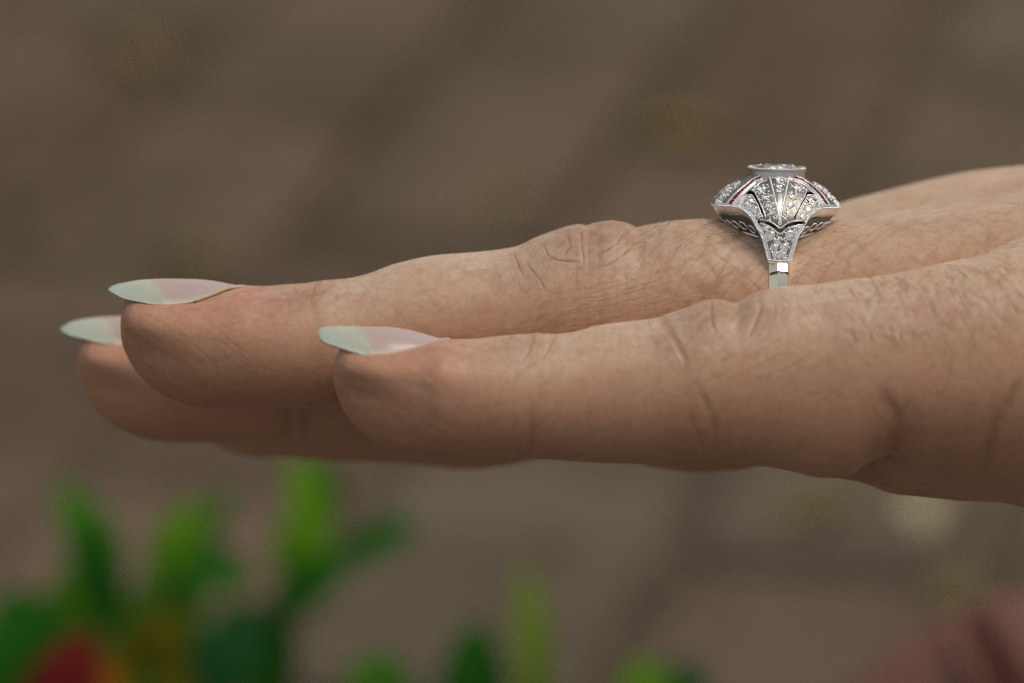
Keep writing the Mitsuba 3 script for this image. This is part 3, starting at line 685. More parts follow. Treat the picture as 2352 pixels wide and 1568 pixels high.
def surf_n(q):
    e = 0.02
    X, Y = q[:, 0], q[:, 1]
    gx = (zs(X + e, Y) - zs(X - e, Y)) / (2 * e); gy = (zs(X, np.minimum(Y + e, 3.4)) - zs(X, np.maximum(Y - e, -8))) / (np.minimum(Y + e, 3.4) - np.maximum(Y - e, -8))
    n = np.stack([-gx, -gy, np.ones_like(gx)], -1)
    return n / np.linalg.norm(n, axis=1, keepdims=True)
MZ = np.array([1, 1, -1.0])

SLOTS = [([(590, 478), (640, 500)], 20), ([(635, 495), (680, 590), (712, 670), (738, 740)], 8.5), ([(1235, 474), (1180, 482)], 18), ([(1185, 470), (1135, 560), (1085, 660), (1045, 740)], 8.5),
         ([(690, 782), (760, 795), (840, 835), (885, 872)], 13), ([(912, 872), (980, 822), (1060, 795), (1148, 788)], 13)]
STONES = [(905, 335, 47), (897, 405, 38), (890, 460, 26), (715, 435, 50), (762, 522, 45), (790, 608, 38), (820, 680, 30), (850, 735, 20), (1090, 418, 52), (1038, 515, 47), (1005, 605, 40), (982, 680, 30), (948, 735, 20),
          (575, 580, 60), (632, 655, 42), (672, 712, 28), (1238, 560, 62), (1186, 645, 46), (1130, 718, 32), (800, 925, 56), (1010, 918, 56), (752, 850, 30), (1068, 848, 30), (880, 985, 32), (848, 1050, 42), (950, 1045, 44), (868, 1122, 38), (940, 1122, 38)]
SIDE = [(305, 555, 34), (365, 490, 40), (430, 422, 38), (492, 378, 28), (1495, 548, 36), (1428, 487, 42), (1362, 425, 40), (1300, 385, 28)]
slot_xy = []
for pts, hw in SLOTS:
    q = panel(resample(pts, 4))
    slot_xy.append((q, hw * cz * 1.35))
st_q = panel([(a, b) for a, b, _ in STONES + SIDE]); st_n = surf_n(st_q); st_r = np.array([c for _, _, c in STONES + SIDE]) * cz

# dome and shoulders: one pierced sheet, swept down from the bezel to the milgrained edge
nphi, nt = 960, 170
phi = np.arange(nphi + 1) / nphi * 2 * np.pi
Yg = np.linspace(3.4, -5.7, 1500)
Wg = Wx(Yg); Pg = Pz(Yg)
S = np.empty((nphi + 1, nt, 3)); edge_pts = np.empty((nphi + 1, 3))
for i, a in enumerate(phi):
    Xl = Wg * math.cos(a)
    out = np.nonzero(Yg <= Ee(np.minimum(np.abs(Xl), 7.3)))[0]
    j = out[0] if len(out) else len(Yg) - 1
    yy = 3.4 + (Yg[j] - 3.4) * np.linspace(0, 1, nt)
    xx = np.interp(-yy, -Yg, Wg) * math.cos(a)
    S[i] = np.stack([xx, yy, np.interp(-yy, -Yg, Pg) * math.sin(a)], -1)
    edge_pts[i] = S[i, -1]
du = np.gradient(S, axis=0); dv = np.gradient(S, axis=1)
N = np.cross(dv, du); N /= np.linalg.norm(N, axis=-1, keepdims=True) + 1e-9
out_dir = S * [1, 1, 1] - [0, -2, 0]
N *= np.sign((N * out_dir).sum(-1, keepdims=True))
flat = S.reshape(-1, 3); Nf = N.reshape(-1, 3)
ab = flat * [1, 1, 1]; ab = np.stack([flat[:, 0], flat[:, 1], np.abs(flat[:, 2])], -1)
cup = np.zeros(len(flat))
for q, r in zip(st_q, st_r):
    d = np.linalg.norm(ab - q, axis=1)
    cup = np.maximum(cup, (d < r * .86) * 1.0)
flat2 = flat
hole = cup > 0
for q, hw in slot_xy:
    dd, _ = cKDTree(q).query(ab)
    hole |= dd < hw
fq = grid_faces(nphi + 1, nt)
keep = ~(hole[fq].sum(1) >= 3)
bright = np.zeros(len(flat), bool)
bright |= cKDTree(edge_pts).query(flat)[0] < .42
for arc in ([(722, 322), (655, 350), (590, 402), (520, 462), (460, 528), (418, 580), (402, 606)], [(1052, 318), (1120, 335), (1190, 372), (1255, 425), (1315, 485), (1360, 545), (1390, 588)]):
    bright |= cKDTree(panel(resample(arc, 4))).query(ab)[0] < .80
wq = panel([(900, 480), (899, 560), (900, 640), (900, 720)])
bright |= (cKDTree(panel(resample([(900, 500), (900, 800)], 4))).query(ab)[0] < .2)
bf = bright[fq].sum(1) >= 2
put('ring__dome', (flat2 * 1.0, fq[keep & ~bf]), 'dark_silver_mat', smooth=True, to_world=RINGM)
put('ring__polished_border', (flat2 * 1.0, fq[keep & bf]), 'silver_mat', smooth=True, to_world=RINGM)
labels['ring'] = {'label': 'antique silver dress ring with round diamond and ruby arcs, worn on the ring finger', 'category': 'ring'}
labels['ring__dome'] = {'label': 'pierced silver dome with fan shaped shoulders'}
# an inner lining gives the pierced sheet its thickness
put('ring__lining', (flat2 - Nf * 0.42, fq[keep][:, ::-1]), 'oxide_mat', smooth=True, to_world=RINGM)

# wall under the edge
ne = len(edge_pts)
wgt = np.clip((np.abs(edge_pts[:, 0]) - 1.2) / 3.0, 0, 1)[:, None]
lowe = edge_pts + np.hstack([-0.10 * edge_pts[:, :1], -0.30 - 0.70 * wgt, -0.12 * edge_pts[:, 2:]])
midl = edge_pts * 0.5 + lowe * 0.5 + np.hstack([0.05 * np.sign(edge_pts[:, :1]) * wgt, 0 * wgt, 0 * wgt])
inn = lowe + np.hstack([-0.12 * edge_pts[:, :1], 0 * wgt, -0.06 * edge_pts[:, 2:]])
wall = np.stack([edge_pts, midl, lowe, inn], 1).reshape(-1, 3)
put('ring__edge_wall', (wall, grid_faces(ne, 4)), 'silver_mat', smooth=40, to_world=RINGM)

lo_r = np.stack([np.sign(edge_pts[:, 0]) * np.minimum(np.abs(edge_pts[:, 0]) * .68, 4.9), np.minimum(lowe[:, 1] - .1, -2.35 - .9 * (edge_pts[:, 2] / 8) ** 2), edge_pts[:, 2] * .74], -1)
lo_m = lowe * .5 + lo_r * .5 + np.array([0, -.12, 0])
put('ring__gallery', (np.stack([lowe * [.99, 1, .99], lo_m, lo_r], 1).reshape(-1, 3), grid_faces(ne, 3)), 'oxide_mat', smooth=True, to_world=RINGM)
# openwork gallery: scrolls between the wall and a rail that lies on the finger
rail_phi = np.linspace(0, 2 * np.pi, 160, endpoint=False)
for sgn in (1, -1):
    a = np.linspace(-1.12, 1.12, 60) + (0 if sgn > 0 else np.pi)
    rail = np.stack([4.9 * np.cos(a), -2.35 - 0.55 * np.sin(a) ** 2 * 1.6, 5.3 * np.sin(a)], -1)
    put('ring__gallery_rail', tubes_mesh(rail, 0.16, 8), 'silver_mat', smooth=True, to_world=RINGM)
    for k, aa in enumerate(np.linspace(-1.05, 1.05, 11)):
        a0 = aa + (0 if sgn > 0 else np.pi)
        ia = int(round((a0 % (2 * np.pi)) / (2 * np.pi) * nphi))
        i1, i0 = (ia + 4) % nphi, (ia - 4) % nphi
        uv_ = lowe[ia] - lo_r[ia]; hgt = np.linalg.norm(uv_); uv_ = uv_ / hgt
        tv = lo_m[i1] - lo_m[i0]; tv /= np.linalg.norm(tv)
        nv_ = np.cross(tv, uv_); nv_ *= np.sign(nv_ @ (lo_m[ia] * [1, 0, 1])); nv_ /= np.linalg.norm(nv_)
        c0 = lo_m[ia] + nv_ * .10 + uv_ * .05
        tt = np.linspace(0, 2 * np.pi, 22, endpoint=False)
        loop = c0 + 0.50 * (np.cos(tt)[:, None] * tv + np.sin(tt)[:, None] * uv_)
        put('ring__gallery_scroll', tubes_mesh(loop, 0.10, 6, closed=True), 'silver_mat', smooth=True, to_world=RINGM)

# bezel
def lathe(prof, n=128):
    prof = np.array(prof, float); m = len(prof)
    a = np.arange(n + 1) / n * 2 * np.pi
    v = np.stack([prof[None, :, 0] * np.cos(a)[:, None], np.broadcast_to(prof[None, :, 1], (n + 1, m)), prof[None, :, 0] * np.sin(a)[:, None]], -1).reshape(-1, 3)
    return v, grid_faces(n + 1, m)
put('ring__bezel', lathe([(3.22, 2.9), (3.22, 3.5), (3.2, 4.0), (3.3, 4.06), (3.32, 4.3), (3.2, 4.38), (2.92, 4.30), (2.80, 3.9), (2.3, 3.3)]), 'bezel_mat', smooth=30, to_world=RINGM)

# stones
def brilliant(cz_=.34, table=.56, pav=.84):
    k8 = np.arange(8) * np.pi / 4; k16 = np.arange(16) * np.pi / 8
    pts = [np.stack([table * np.cos(k8), table * np.sin(k8), 0 * k8 + cz_], -1), np.stack([.81 * np.cos(k8 + np.pi / 8), .81 * np.sin(k8 + np.pi / 8), 0 * k8 + .58 * cz_], -1),
           np.stack([np.cos(k16), np.sin(k16), 0 * k16 + .03], -1), np.stack([np.cos(k16), np.sin(k16), 0 * k16 - .03], -1), np.stack([.46 * np.cos(k8 + np.pi / 8), .46 * np.sin(k8 + np.pi / 8), 0 * k8 - pav * .56], -1), [[0, 0, -pav]]]
    h = trimesh.convex.convex_hull(np.vstack(pts))
    h.fix_normals()
    return h
STONE = mikit.ply(brilliant(), 'diamond_mat', smooth=False)
CENTRE = mikit.ply(brilliant(.20, .55, .5), 'diamond_mat', smooth=False)
def frame_of(n, spin):
    n = n / np.linalg.norm(n)
    a = np.cross(n, [0.1, 0.97, 0.2]); a /= np.linalg.norm(a); b = np.cross(n, a)
    a, b = a * math.cos(spin) + b * math.sin(spin), -a * math.sin(spin) + b * math.cos(spin)
    return np.stack([a, b, n], 1)
def place_stone(d, q, n, r, spin):
    M = np.eye(4); M[:3, :3] = frame_of(n, spin) * r; M[:3, 3] = q
    return {**d, 'to_world': RINGM @ T(M.tolist())}
k = key_of('ring__centre_diamond')
scene[k] = place_stone(CENTRE, np.array([0, 4.22, 0]), np.array([0, 1.0, 0]), 2.92, 0.2)
labels[k] = {'label': 'large round diamond in the raised bezel'}
beads = []
ico = trimesh.creation.icosphere(1, 1.0)
def bead(p, r):
    m = ico.copy(); m.apply_scale(r); m.apply_translation(p); beads.append(m)
for mir in (1, -1):
    for q, n, r in zip(st_q, st_n, st_r):
        q_, n_ = q * [1, 1, mir], n * [1, 1, mir]
        nn = n_ + rng.normal(0, .10, 3)
        put_dict('ring__diamond', place_stone(STONE, q_ + n_ * 0.07, nn, r * .98, rng.uniform(0, 3)))
        fr = frame_of(n_, rng.uniform(0, 1.5))
        for kk in range(4 if r < .5 else 5):
            a = kk * 2 * np.pi / (4 if r < .5 else 5) + rng.uniform(-.3, .3)
            bead(q_ + fr @ np.array([math.cos(a) * r * .98, math.sin(a) * r * .98, .07]), rng.uniform(.085, .125))

# rubies: calibre cut, set in two arcs on either side of each fan
def ruby_arc(pts, n):
    q = panel(resample(pts, 3))
    sarc = np.r_[0, np.cumsum(np.linalg.norm(np.diff(q, axis=0), axis=1))]
    ed = np.linspace(0, sarc[-1], n + 1)
    res = []
    for i in range(n):
        tt = np.linspace(ed[i] + .03, ed[i + 1] - .03, 5)
        res.append(np.stack([np.interp(tt, sarc, q[:, k]) for k in range(3)], -1))
    return q, res
def ruby_mesh(c, w, h):
    n = surf_n(np.stack([c[:, 0], c[:, 1]], -1) if False else c)
    t = np.gradient(c, axis=0); t /= np.linalg.norm(t, axis=1, keepdims=True)
    b = np.cross(n, t)
    prof = [(-w, -.25), (-w, h * .4), (-w * .55, h), (w * .55, h), (w, h * .4), (w, -.25)]
    m = len(prof)
    v = np.stack([c + b * p + n * q for p, q in prof], 1)
    v[0, 2:4] += t[0] * .08; v[-1, 2:4] -= t[-1] * .08
    V = v.reshape(-1, 3); f = []
    for i in range(len(c) - 1):
        for j in range(m):
            j2 = (j + 1) % m
            f.append([i * m + j, (i + 1) * m + j, (i + 1) * m + j2, i * m + j2])
    f = np.array(f); tri = np.vstack([f[:, [0, 1, 2]], f[:, [0, 2, 3]]])
    caps = [[0, j + 1, j + 2][::-1] for j in range(m - 2)] + [[(len(c) - 1) * m, (len(c) - 1) * m + j + 1, (len(c) - 1) * m + j + 2] for j in range(m - 2)]
    me = trimesh.Trimesh(V, np.vstack([tri, caps]), process=False)
    me.fix_normals()
    return me
ARC_L = [(722, 322), (655, 350), (590, 402), (520, 462), (460, 528), (418, 580), (402, 606)]
ARC_R = [(1052, 318), (1120, 335), (1190, 372), (1255, 425), (1315, 485), (1360, 545), (1390, 588)]
walls = []
def offset_line(q, w, lift=0.04):
    n = surf_n(q); t = np.gradient(q, axis=0); t /= np.linalg.norm(t, axis=1, keepdims=True)
    return q + np.cross(n, t) * w + n * lift
def milgrain(line, r=.075, step=.17):
    for p in resample(line, step)[0:]:
        bead(p + rng.normal(0, .008, 3), r * rng.uniform(.85, 1.15))
for arc in (ARC_L, ARC_R):
    q, parts = ruby_arc(arc, 7)
    for mir in (1, -1):
        for c in parts:
            m = ruby_mesh(c, .27, .17)
            if mir < 0:
                m = trimesh.Trimesh(m.vertices * MZ, m.faces[:, ::-1], process=False)
            put('ring__ruby', m, 'ruby_mat', smooth=False, to_world=RINGM)
        for w in (-.40, .40):
            ln = offset_line(q, w) * [1, 1, mir]
            walls.append(tubes_mesh(resample(ln, .2), .135, 7))
            milgrain(ln + np.array([0, .09, 0.07 * mir]), .085, .19)
# fan ribs, leaf borders
LINES = [([(792, 285), (820, 400), (850, 560), (880, 690), (899, 785)], .10), ([(1012, 290), (980, 400), (945, 540), (915, 680), (901, 785)], .10),
         ([(640, 440), (650, 480), (690, 570), (728, 660), (755, 740)], .06), ([(1178, 450), (1160, 500), (1115, 580), (1070, 670), (1030, 740)], .06),
         ([(500, 590), (540, 520), (605, 505), (640, 545), (685, 640), (715, 735)], .06), ([(1310, 580), (1280, 510), (1205, 495), (1165, 545), (1110, 640), (1068, 740)], .06),
         ([(640, 440), (700, 385), (770, 350)], .06), ([(1180, 450), (1110, 385), (1040, 350)], .06),
         ([(700, 765), (790, 780), (855, 815), (900, 850), (950, 815), (1040, 775), (1130, 768)], .065), ([(705, 805), (770, 820), (840, 865), (902, 908), (965, 860), (1040, 825), (1135, 808)], .065),
         ([(800, 1180), (905, 1186), (1012, 1178)], .09)]
for pts, r in LINES:
    q = panel(resample(pts, 4))
    for mir in (1, -1):
        ln = (q + surf_n(q) * .05) * [1, 1, mir]
        walls.append(tubes_mesh(resample(ln, .2), r * 1.25, 7))
        milgrain(ln + np.array([0, .03, .05 * mir]), r * .95, .16)
put('ring__fan_rib', cat(walls), 'silver_mat', smooth=True, to_world=RINGM)
labels['ring__fan_rib'] = {'label': 'raised silver ribs and channel walls of the fan', 'kind': 'stuff'}
for mir in (1, -1):                       # raised grains of metal between the stones
    n_ok = 0
    for i in range(30000):
        if n_ok > 620: break
        j = rng.integers(0, len(flat)); p = flat[j]
        if p[2] < 0.4 or hole[j]: continue
        d = np.linalg.norm(st_q - p, axis=1)
        if (d < st_r * 1.02).any() or d.min() > st_r[d.argmin()] + .5: continue
        if rng.random() > math.hypot(p[0], p[2]) / 9: continue
        if p[1] > 2.6 and abs(p[0]) > 1.4: continue
        bead((p + Nf[j] * .03) * [1, 1, mir], rng.uniform(.07, .13)); n_ok += 1
milgrain(edge_pts[:-1] + np.array([0, .05, 0]), .11, .22)
edge_in = edge_pts * [.955, 1, .985] + [0, .16, 0]
tb = np.linspace(0, 2 * np.pi, 130, endpoint=False)
milgrain(np.stack([3.2 * np.cos(tb), 0 * tb + 4.36, 3.2 * np.sin(tb)], -1), .09, .2)
k = put('ring__milgrain_bead', cat(beads), 'bead_mat', smooth=True, to_world=RINGM)
labels[k] = {'label': 'tiny silver beads edging the ring', 'kind': 'stuff'}

# shank: three-faceted band round the finger, grooved under the shoulder
def band(a0, a1, w=1.17, grow=0.0, n=60):
    cy, ai, bi = -11.6, 8.95, 9.75
    a = np.linspace(a0, a1, n)
    prof = [(-w * .8, 0.0), (-w, .2), (-w * .96, .5), (-w * .22, 1.10), (w * .72, .98), (w * .98, .62), (w, .2), (w * .8, 0.0)]
    v = []
    for t in a:
        c, s_ = math.cos(t), math.sin(t)
        for px_, pr in prof:
            q = pr + grow
            q += .02 * math.sin(7.3 * t * (1 + px_ * .3)) * (pr > .3)
            v.append([px_, cy + (bi + q) * c, (ai + q) * s_])
    m = len(prof); f = []
    for i in range(n - 1):
        for j in range(m):
            j2 = (j + 1) % m
            f.append([i * m + j, (i + 1) * m + j, (i + 1) * m + j2, i * m + j2])
    f = np.array(f)
    tri = np.vstack([f[:, [0, 1, 2]], f[:, [0, 2, 3]]])
    caps = [[0, j + 1, j + 2] for j in range(m - 2)] + [[(n - 1) * m, (n - 1) * m + j + 2, (n - 1) * m + j + 1] for j in range(m - 2)]
    me = trimesh.Trimesh(np.array(v), np.vstack([tri, caps]), process=False)
    me.fix_normals()
    return me
put('ring__shank', band(1.115, 2 * np.pi - 1.115, n=160), 'shank_mat', smooth=25, to_world=RINGM)
for sg in (1, -1):
    b_ = band(.972, 1.083, 1.19, n=16)
    if sg < 0:
        b_ = trimesh.Trimesh(b_.vertices * MZ, b_.faces[:, ::-1], process=False)
    put('ring__collar', b_, 'shank_mat', smooth=25, to_world=RINGM)
    b_ = band(0.95, 1.14, 1.0, grow=-.2, n=16)
    if sg < 0:
        b_ = trimesh.Trimesh(b_.vertices * MZ, b_.faces[:, ::-1], process=False)
    put('ring__groove', b_, 'oxide_mat', smooth=25, to_world=RINGM)

# ------------------------------------------------------------------ plants, far in front of the ground and out of focus
def leaf_bsdf(name, c, tr=0.5):
    scene[name] = {'type': 'principledthin', 'base_color': rgb(*c), 'roughness': 0.42, 'spec_trans': 0.0, 'diff_trans': tr, 'eta': 1.45}
leaf_bsdf('leaf_dark_mat', (0.018, 0.098, 0.010), .3)
leaf_bsdf('leaf_green_mat', (0.058, 0.18, 0.018), .6)
leaf_bsdf('leaf_bright_mat', (0.115, 0.275, 0.014), .7)
leaf_bsdf('leaf_lime_mat', (0.16, 0.26, 0.025), .7)
leaf_bsdf('leaf_blue_mat', (0.016, 0.078, 0.022), .3)
leaf_bsdf('leaf_olive_mat', (0.105, 0.10, 0.008), .5)
leaf_bsdf('leaf_red_mat', (0.15, 0.018, 0.018), .4)
leaf_bsdf('leaf_orange_mat', (0.36, 0.11, 0.01), .5)
scene['leaf_maroon_mat'] = {'type': 'twosided', 'bsdf': {'type': 'principled', 'base_color': rgb(0.14, 0.056, 0.040), 'roughness': 0.5, 'specular': 0.45}}
leaf_bsdf('petal_mat', (0.40, 0.27, 0.18), .4)
scene['stem_mat'] = {'type': 'principled', 'base_color': rgb(0.045, 0.13, 0.02), 'roughness': 0.5}

def far_pt(dx, dy, dist):
    """the point dist metres from the lens in the direction measured in the photograph"""
    d = R_HAND @ np.array([(dx - 1176) / 20.45, (784 - dy) / 20.45, -CAM_D])
    return cam_o + d / CAM_D * dist

def leaf_mesh(p0, p1, w, face, fold=0.25, bend=0.12, kind=1.0, nu=18, nv=9):
    """lanceolate leaf from p0 to p1, w wide (metres), its upper side towards face"""
    p0, p1 = np.asarray(p0), np.asarray(p1)
    t = p1 - p0; L = np.linalg.norm(t); t = t / L
    n = face - t * (face @ t); n /= np.linalg.norm(n)
    b = np.cross(t, n)
    u = np.linspace(0, 1, nu); v = np.linspace(-1, 1, nv)
    wd = 0.5 * w * np.sin(np.pi * np.clip(u, 0.012, 0.988) ** kind) ** 0.75
    V = (p0 + t * (u * L)[:, None] + n * (bend * L * np.sin(np.pi * u))[:, None])[:, None] + b * (wd[:, None] * v)[..., None] + n * (fold * wd[:, None] * np.abs(v) + 0.03 * wd[:, None] * np.sin(u * 14)[:, None] * v ** 2)[..., None]
    o = V.reshape(-1, 3)
    return trimesh.Trimesh(o, np.vstack([grid_faces(nu, nv)[:, [0, 1, 2]], grid_faces(nu, nv)[:, [0, 2, 3]]]), process=False)

lr = np.random.default_rng(5)
def filler(n, x0, x1, y0, y1, mats):
    out = []
    for _ in range(n):
        a, b = lr.uniform(x0, x1), lr.uniform(y0, y1)
        t, L_ = lr.normal(0, .6), lr.uniform(70, 190)
        out.append((a, b, a + L_ * math.sin(t), b - L_ * math.cos(t), L_ * lr.uniform(.35, .6), mats[lr.integers(0, len(mats))], lr.uniform(.012, .06), lr.uniform(-.5, .5), {}))
    return out
def plant(name, dist, root_dx, leaves, stems):
    key = key_of(name)
    root = far_pt(root_dx, 1568, dist); root[2] = GROUND_Z - 0.01
    px = dist / (CAM_D * 20.45)
    for st in stems:
        pts = [root] + [far_pt(a, b, dist + c) for a, b, c in st[0]]
        put(key + '__stem', tubes_mesh(resample(np.array(pts), .006), st[1] * px / 2, 7), 'stem_mat', smooth=True)
    for (a, b, c, d, w, mat, dz, fx, kw) in leaves:
        face = R_HAND @ np.array([fx, 0.5, 0.8])
        put(key + '__leaf', leaf_mesh(far_pt(a, b, dist + dz), far_pt(c, d, dist + dz + kw.get('dd', 0)), w * 1.25 * px, face, kw.get('fold', .25), kw.get('bend', .08), kw.get('kind', 1.0)), mat, smooth=True)
    return key

n0 = {}
k = plant('leafy_plant', 0.80, 260, [
    (255, 1420, 135, 1105, 118, 'leaf_green_mat', 0, .5, {}), (265, 1440, 190, 1180, 95, 'leaf_dark_mat', -.006, -.3, {'kind': .8}),
    (70, 1640, 30, 1345, 170, 'leaf_dark_mat', -.02, .2, {}), (150, 1500, 190, 1290, 100, 'leaf_bright_mat', .012, -.2, {}), (0, 1560, 60, 1380, 120, 'leaf_green_mat', .01, 0, {}),
    (345, 1350, 455, 1140, 84, 'leaf_bright_mat', 0, .3, {}), (390, 1360, 470, 1220, 80, 'leaf_green_mat', .01, -.4, {}), (470, 1270, 528, 1115, 44, 'leaf_green_mat', .02, .2, {}),
    (400, 1300, 590, 1335, 86, 'leaf_dark_mat', -.004, .1, {}), (350, 1560, 330, 1330, 130, 'leaf_green_mat', .01, .1, {}), (400, 1420, 460, 1290, 90, 'leaf_green_mat', .015, .3, {}),
    (330, 1540, 410, 1400, 120, 'leaf_olive_mat', -.006, .2, {}), (270, 1600, 330, 1450, 110, 'leaf_olive_mat', .006, -.2, {}), (140, 1680, 205, 1445, 120, 'leaf_red_mat', -.045, -.1, {}), (50, 1660, 180, 1520, 100, 'leaf_red_mat', -.04, .2, {}),
    (215, 1650, 265, 1535, 80, 'leaf_orange_mat', -.04, .2, {}), (300, 1640, 240, 1480, 80, 'leaf_olive_mat', -.01, 0, {}), (460, 1640, 575, 1405, 130, 'leaf_blue_mat', -.012, .1, {}), (500, 1640, 470, 1430, 110, 'leaf_dark_mat', .01, .1, {}),
    (545, 1390, 575, 1340, 52, 'petal_mat', .0, .1, {}), (430, 1470, 480, 1390, 70, 'petal_mat', .03, .1, {}), (400, 1640, 380, 1450, 100, 'leaf_green_mat', .02, .1, {}), (110, 1620, 120, 1420, 110, 'leaf_green_mat', .015, .3, {}), (250, 1560, 275, 1380, 100, 'leaf_green_mat', .02, -.1, {}), (20, 1660, -20, 1430, 150, 'leaf_dark_mat', .0, .1, {}), (360, 1620, 300, 1400, 110, 'leaf_bright_mat', .025, .2, {}), (440, 1560, 410, 1360, 80, 'leaf_green_mat', .03, .2, {}), (280, 1680, 290, 1520, 110, 'leaf_green_mat', -.01, .0, {}), (390, 1690, 420, 1530, 100, 'leaf_olive_mat', -.015, .0, {}), (560, 1500, 520, 1380, 70, 'leaf_green_mat', .02, .1, {})] + filler(34, -20, 560, 1430, 1660, ['leaf_green_mat', 'leaf_dark_mat', 'leaf_green_mat', 'leaf_bright_mat', 'leaf_blue_mat']),
    [([(255, 1560, 0), (258, 1430, 0)], 22), ([(340, 1560, 0), (360, 1400, 0), (400, 1280, 0)], 20), ([(420, 1560, 0.01), (470, 1400, .01)], 16), ([(90, 1600, -.01)], 20), ([(180, 1580, -.015)], 20), ([(490, 1600, -.01)], 18)])
labels[k] = {'label': 'blurred leafy plant with green, olive and red leaves in the lower left corner', 'category': 'plant'}
k = plant('leafy_plant', 0.83, 600, [
    (715, 1300, 685, 1035, 96, 'leaf_bright_mat', 0, .3, {}), (745, 1230, 770, 1050, 70, 'leaf_blue_mat', .015, -.2, {}), (655, 1340, 740, 1190, 120, 'leaf_bright_mat', -.004, .1, {}),
    (700, 1345, 975, 1200, 70, 'leaf_dark_mat', -.004, .1, {'kind': 1.2}), (800, 1300, 920, 1180, 46, 'leaf_green_mat', .02, .1, {}), (800, 1275, 625, 1420, 92, 'leaf_dark_mat', -.008, .2, {}), (650, 1420, 700, 1320, 80, 'leaf_green_mat', .005, .2, {}),
    (620, 1640, 660, 1420, 92, 'leaf_dark_mat', -.005, -.2, {}), (590, 1640, 610, 1440, 90, 'leaf_green_mat', .008, .3, {}), (520, 1640, 545, 1500, 60, 'petal_mat', -.01, 0, {})],
    [([(610, 1568, 0), (650, 1440, 0), (700, 1340, 0), (720, 1250, 0)], 30)])
labels[k] = {'label': 'blurred tall bright green shoot reaching up to just below the fingers', 'category': 'plant'}
k = plant('leafy_shoot', 0.78, 870, [(870, 1660, 872, 1490, 130, 'leaf_green_mat', 0, 0, {}), (820, 1660, 800, 1560, 70, 'leaf_dark_mat', .01, 0, {})], [([(870, 1640, 0)], 18)])
labels[k] = {'label': 'rounded green leaf tip at the bottom edge, right of the tall bright green shoot', 'category': 'plant'}
k = plant('leafy_shoot', 0.79, 1090, [(1105, 1680, 1090, 1425, 124, 'leaf_dark_mat', 0, -.2, {}), (1060, 1680, 1050, 1500, 90, 'leaf_blue_mat', .01, .2, {})], [([(1100, 1650, 0)], 18)])
labels[k] = {'label': 'broad dark green leaf at the bottom edge, just left of the narrow lime green one', 'category': 'plant'}
k = plant('leafy_shoot', 0.82, 1225, [(1232, 1680, 1200, 1285, 66, 'leaf_lime_mat', 0, .2, {}), (1240, 1680, 1225, 1440, 70, 'leaf_lime_mat', -.01, -.2, {})], [([(1235, 1650, 0)], 16)])
labels[k] = {'label': 'narrow upright lime green leaf standing alone near the bottom middle', 'category': 'plant'}
k = plant('leafy_shoot', 0.80, 1500, [(1480, 1660, 1475, 1510, 110, 'leaf_bright_mat', 0, .2, {}), (1560, 1660, 1565, 1505, 100, 'leaf_blue_mat', .02, .2, {})], [([(1490, 1650, 0)], 16)])
labels[k] = {'label': 'two low green leaf tips at the bottom edge, right of the lime green leaf', 'category': 'plant'}

# a big maroon leaf folded along its midrib, close on the right
k = 'maroon_leaf_plant'
d0 = 0.74
def leaf_pt(a, b, d):
    return far_pt(a, b, d)
px = d0 / (CAM_D * 20.45)
edge_dx = np.linspace(1740, 2760, 64)
edge_dy = PchipInterpolator([1740, 1850, 1945, 2040, 2120, 2200, 2280, 2360, 2480, 2620, 2760], [1820, 1665, 1568, 1490, 1440, 1402, 1374, 1352, 1335, 1345, 1400])(edge_dx)
tt = np.linspace(0, 1, 40)
GX = edge_dx[:, None] + 90 * tt[None]; GY = edge_dy[:, None] + 330 * tt[None]
dg = GX - (2205 + (GY - 1420) * .48)
hgt = .022 * np.sqrt(tt)[None] * (1 - .35 * tt)[None] + (.0035 * np.exp(-((dg + 32) / 26) ** 2) - .0065 * np.exp(-((dg - 22) / 26) ** 2)) * np.clip(tt / .08, 0, 1)[None]
blade = np.array([[leaf_pt(GX[i, j], GY[i, j], d0 - hgt[i, j]) for j in range(40)] for i in range(64)]).reshape(-1, 3)
scene[k + '__blade'] = mikit.ply((blade, grid_faces(64, 40)), 'leaf_maroon_mat', smooth=True)
MID = [leaf_pt(2205 + .48 * (q - 1420), q, d0 - .018) for q in (1450, 1520, 1600, 1700)]
scene[k + '__midrib'] = mikit.ply(tubes_mesh(resample(np.array(MID + [leaf_pt(2420, 1900, d0 + .02), np.array([*leaf_pt(2440, 2000, d0 + .03)[:2], GROUND_Z - .01])]), .005), 10 * px, 8), 'leaf_maroon_mat', smooth=True)
labels[k] = {'label': 'broad dark maroon leaf folded along its midrib, blurred in the lower right corner', 'category': 'plant'}

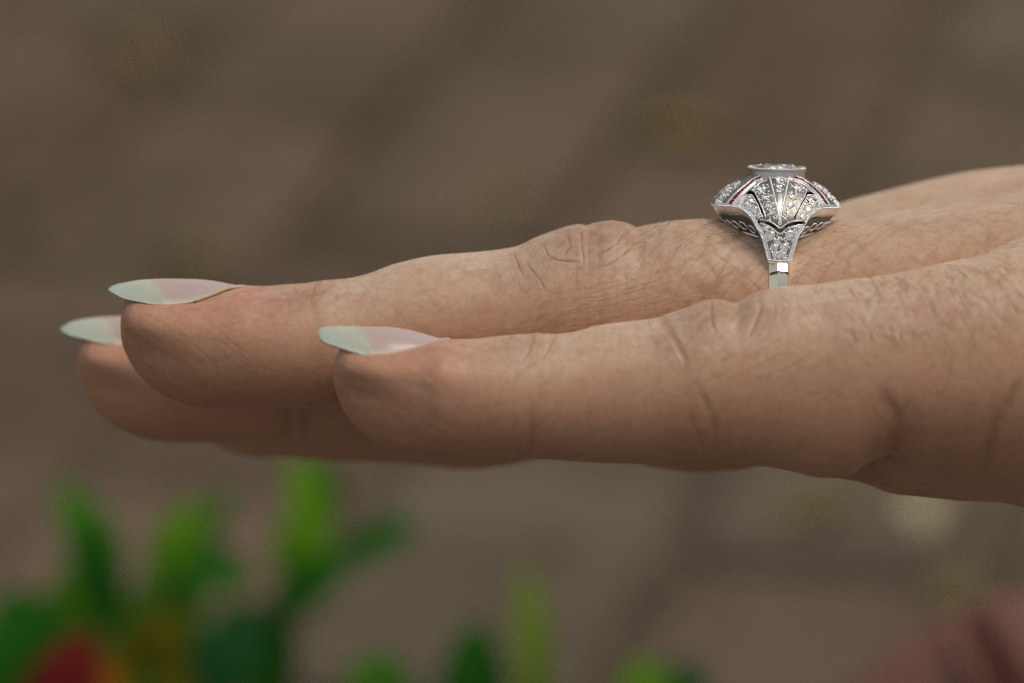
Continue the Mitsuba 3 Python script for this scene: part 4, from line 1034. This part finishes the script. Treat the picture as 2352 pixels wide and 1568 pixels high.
# ------------------------------------------------------------------ fallen leaves and pebbles on the bricks
def ground_hit(dx, dy):
    d = far_pt(dx, dy, 1.0) - cam_o
    return cam_o + d * ((GROUND_Z + .012 - cam_o[2]) / d[2])
leaf_bsdf('litter_yellow_mat', (0.25, 0.205, 0.06), .3)
leaf_bsdf('litter_olive_mat', (0.17, 0.145, 0.06), .3)
leaf_bsdf('litter_pale_mat', (0.40, 0.37, 0.23), .3)
scene['pebble_mat'] = {'type': 'diffuse', 'reflectance': rgb(.46, .42, .34)}
for (dx, dy, L, mat, lab) in [
    (1575, 312, .028, 'litter_yellow_mat', 'small yellow fallen leaf on the bricks, upper right of centre above the ring'),
    (1165, 470, .030, 'litter_olive_mat', 'dull olive fallen leaf on the bricks just above the ring finger middle'),
    (2120, 1172, .022, 'litter_pale_mat', 'pale cream fallen leaf just under the palm on the right'),
    (2205, 1370, .022, 'litter_olive_mat', 'dull olive fallen leaf just above the maroon leaf'),
    (1880, 1180, .026, 'litter_olive_mat', 'dull olive fallen leaf on the bricks below the palm'),
    (440, 590, .026, 'litter_olive_mat', 'dull olive fallen leaf on the bricks above the long ring fingernail'),
    (300, 120, .030, 'litter_olive_mat', 'dull olive fallen leaf on the bricks in the upper left corner')]:
    q = ground_hit(dx, dy)
    a = rng.uniform(0, 6.28); t = np.array([math.cos(a), math.sin(a), .08]) * L / 2
    k = put('fallen_leaf', leaf_mesh(q - t, q + t, L * .55, np.array([0, 0, 1.0]), .2, .1, nu=14, nv=7), mat, smooth=True)
    labels[k] = {'label': lab, 'category': 'leaf'}
# coarse crumbs and bits of bark over the soil
chips = []
for i in range(700):
    px_, py_ = rng.uniform(-.75, .75), rng.uniform(-.35, 1.6)
    s_ = rng.uniform(.0015, .006)
    b_ = trimesh.creation.icosphere(0, 1.0)
    b_.apply_scale([s_ * rng.uniform(.6, 2.2), s_ * rng.uniform(.5, 1.0), s_ * rng.uniform(.25, .6)])
    b_.apply_transform(trimesh.transformations.euler_matrix(rng.normal(0, .3), rng.normal(0, .3), rng.uniform(0, 6.28)))
    b_.apply_translation([px_, py_, GROUND_Z + float(ground_h(np.array([px_]), np.array([py_]))[0]) + s_ * .2 + .009])
    chips.append(b_)
scene['bark_mat'] = {'type': 'diffuse', 'reflectance': mikit.proc(lambda p, n, uv: mikit.mix((0.07, 0.055, 0.04), (0.17, 0.135, 0.10), mikit.noise(p.x * 60, p.y * 60, 2.0)))}
put('soil_crumbs', cat(chips), 'bark_mat', smooth=False)
labels['soil_crumbs'] = {'label': 'scattered crumbs and chips of bark over the brick paving', 'category': 'soil', 'kind': 'stuff'}
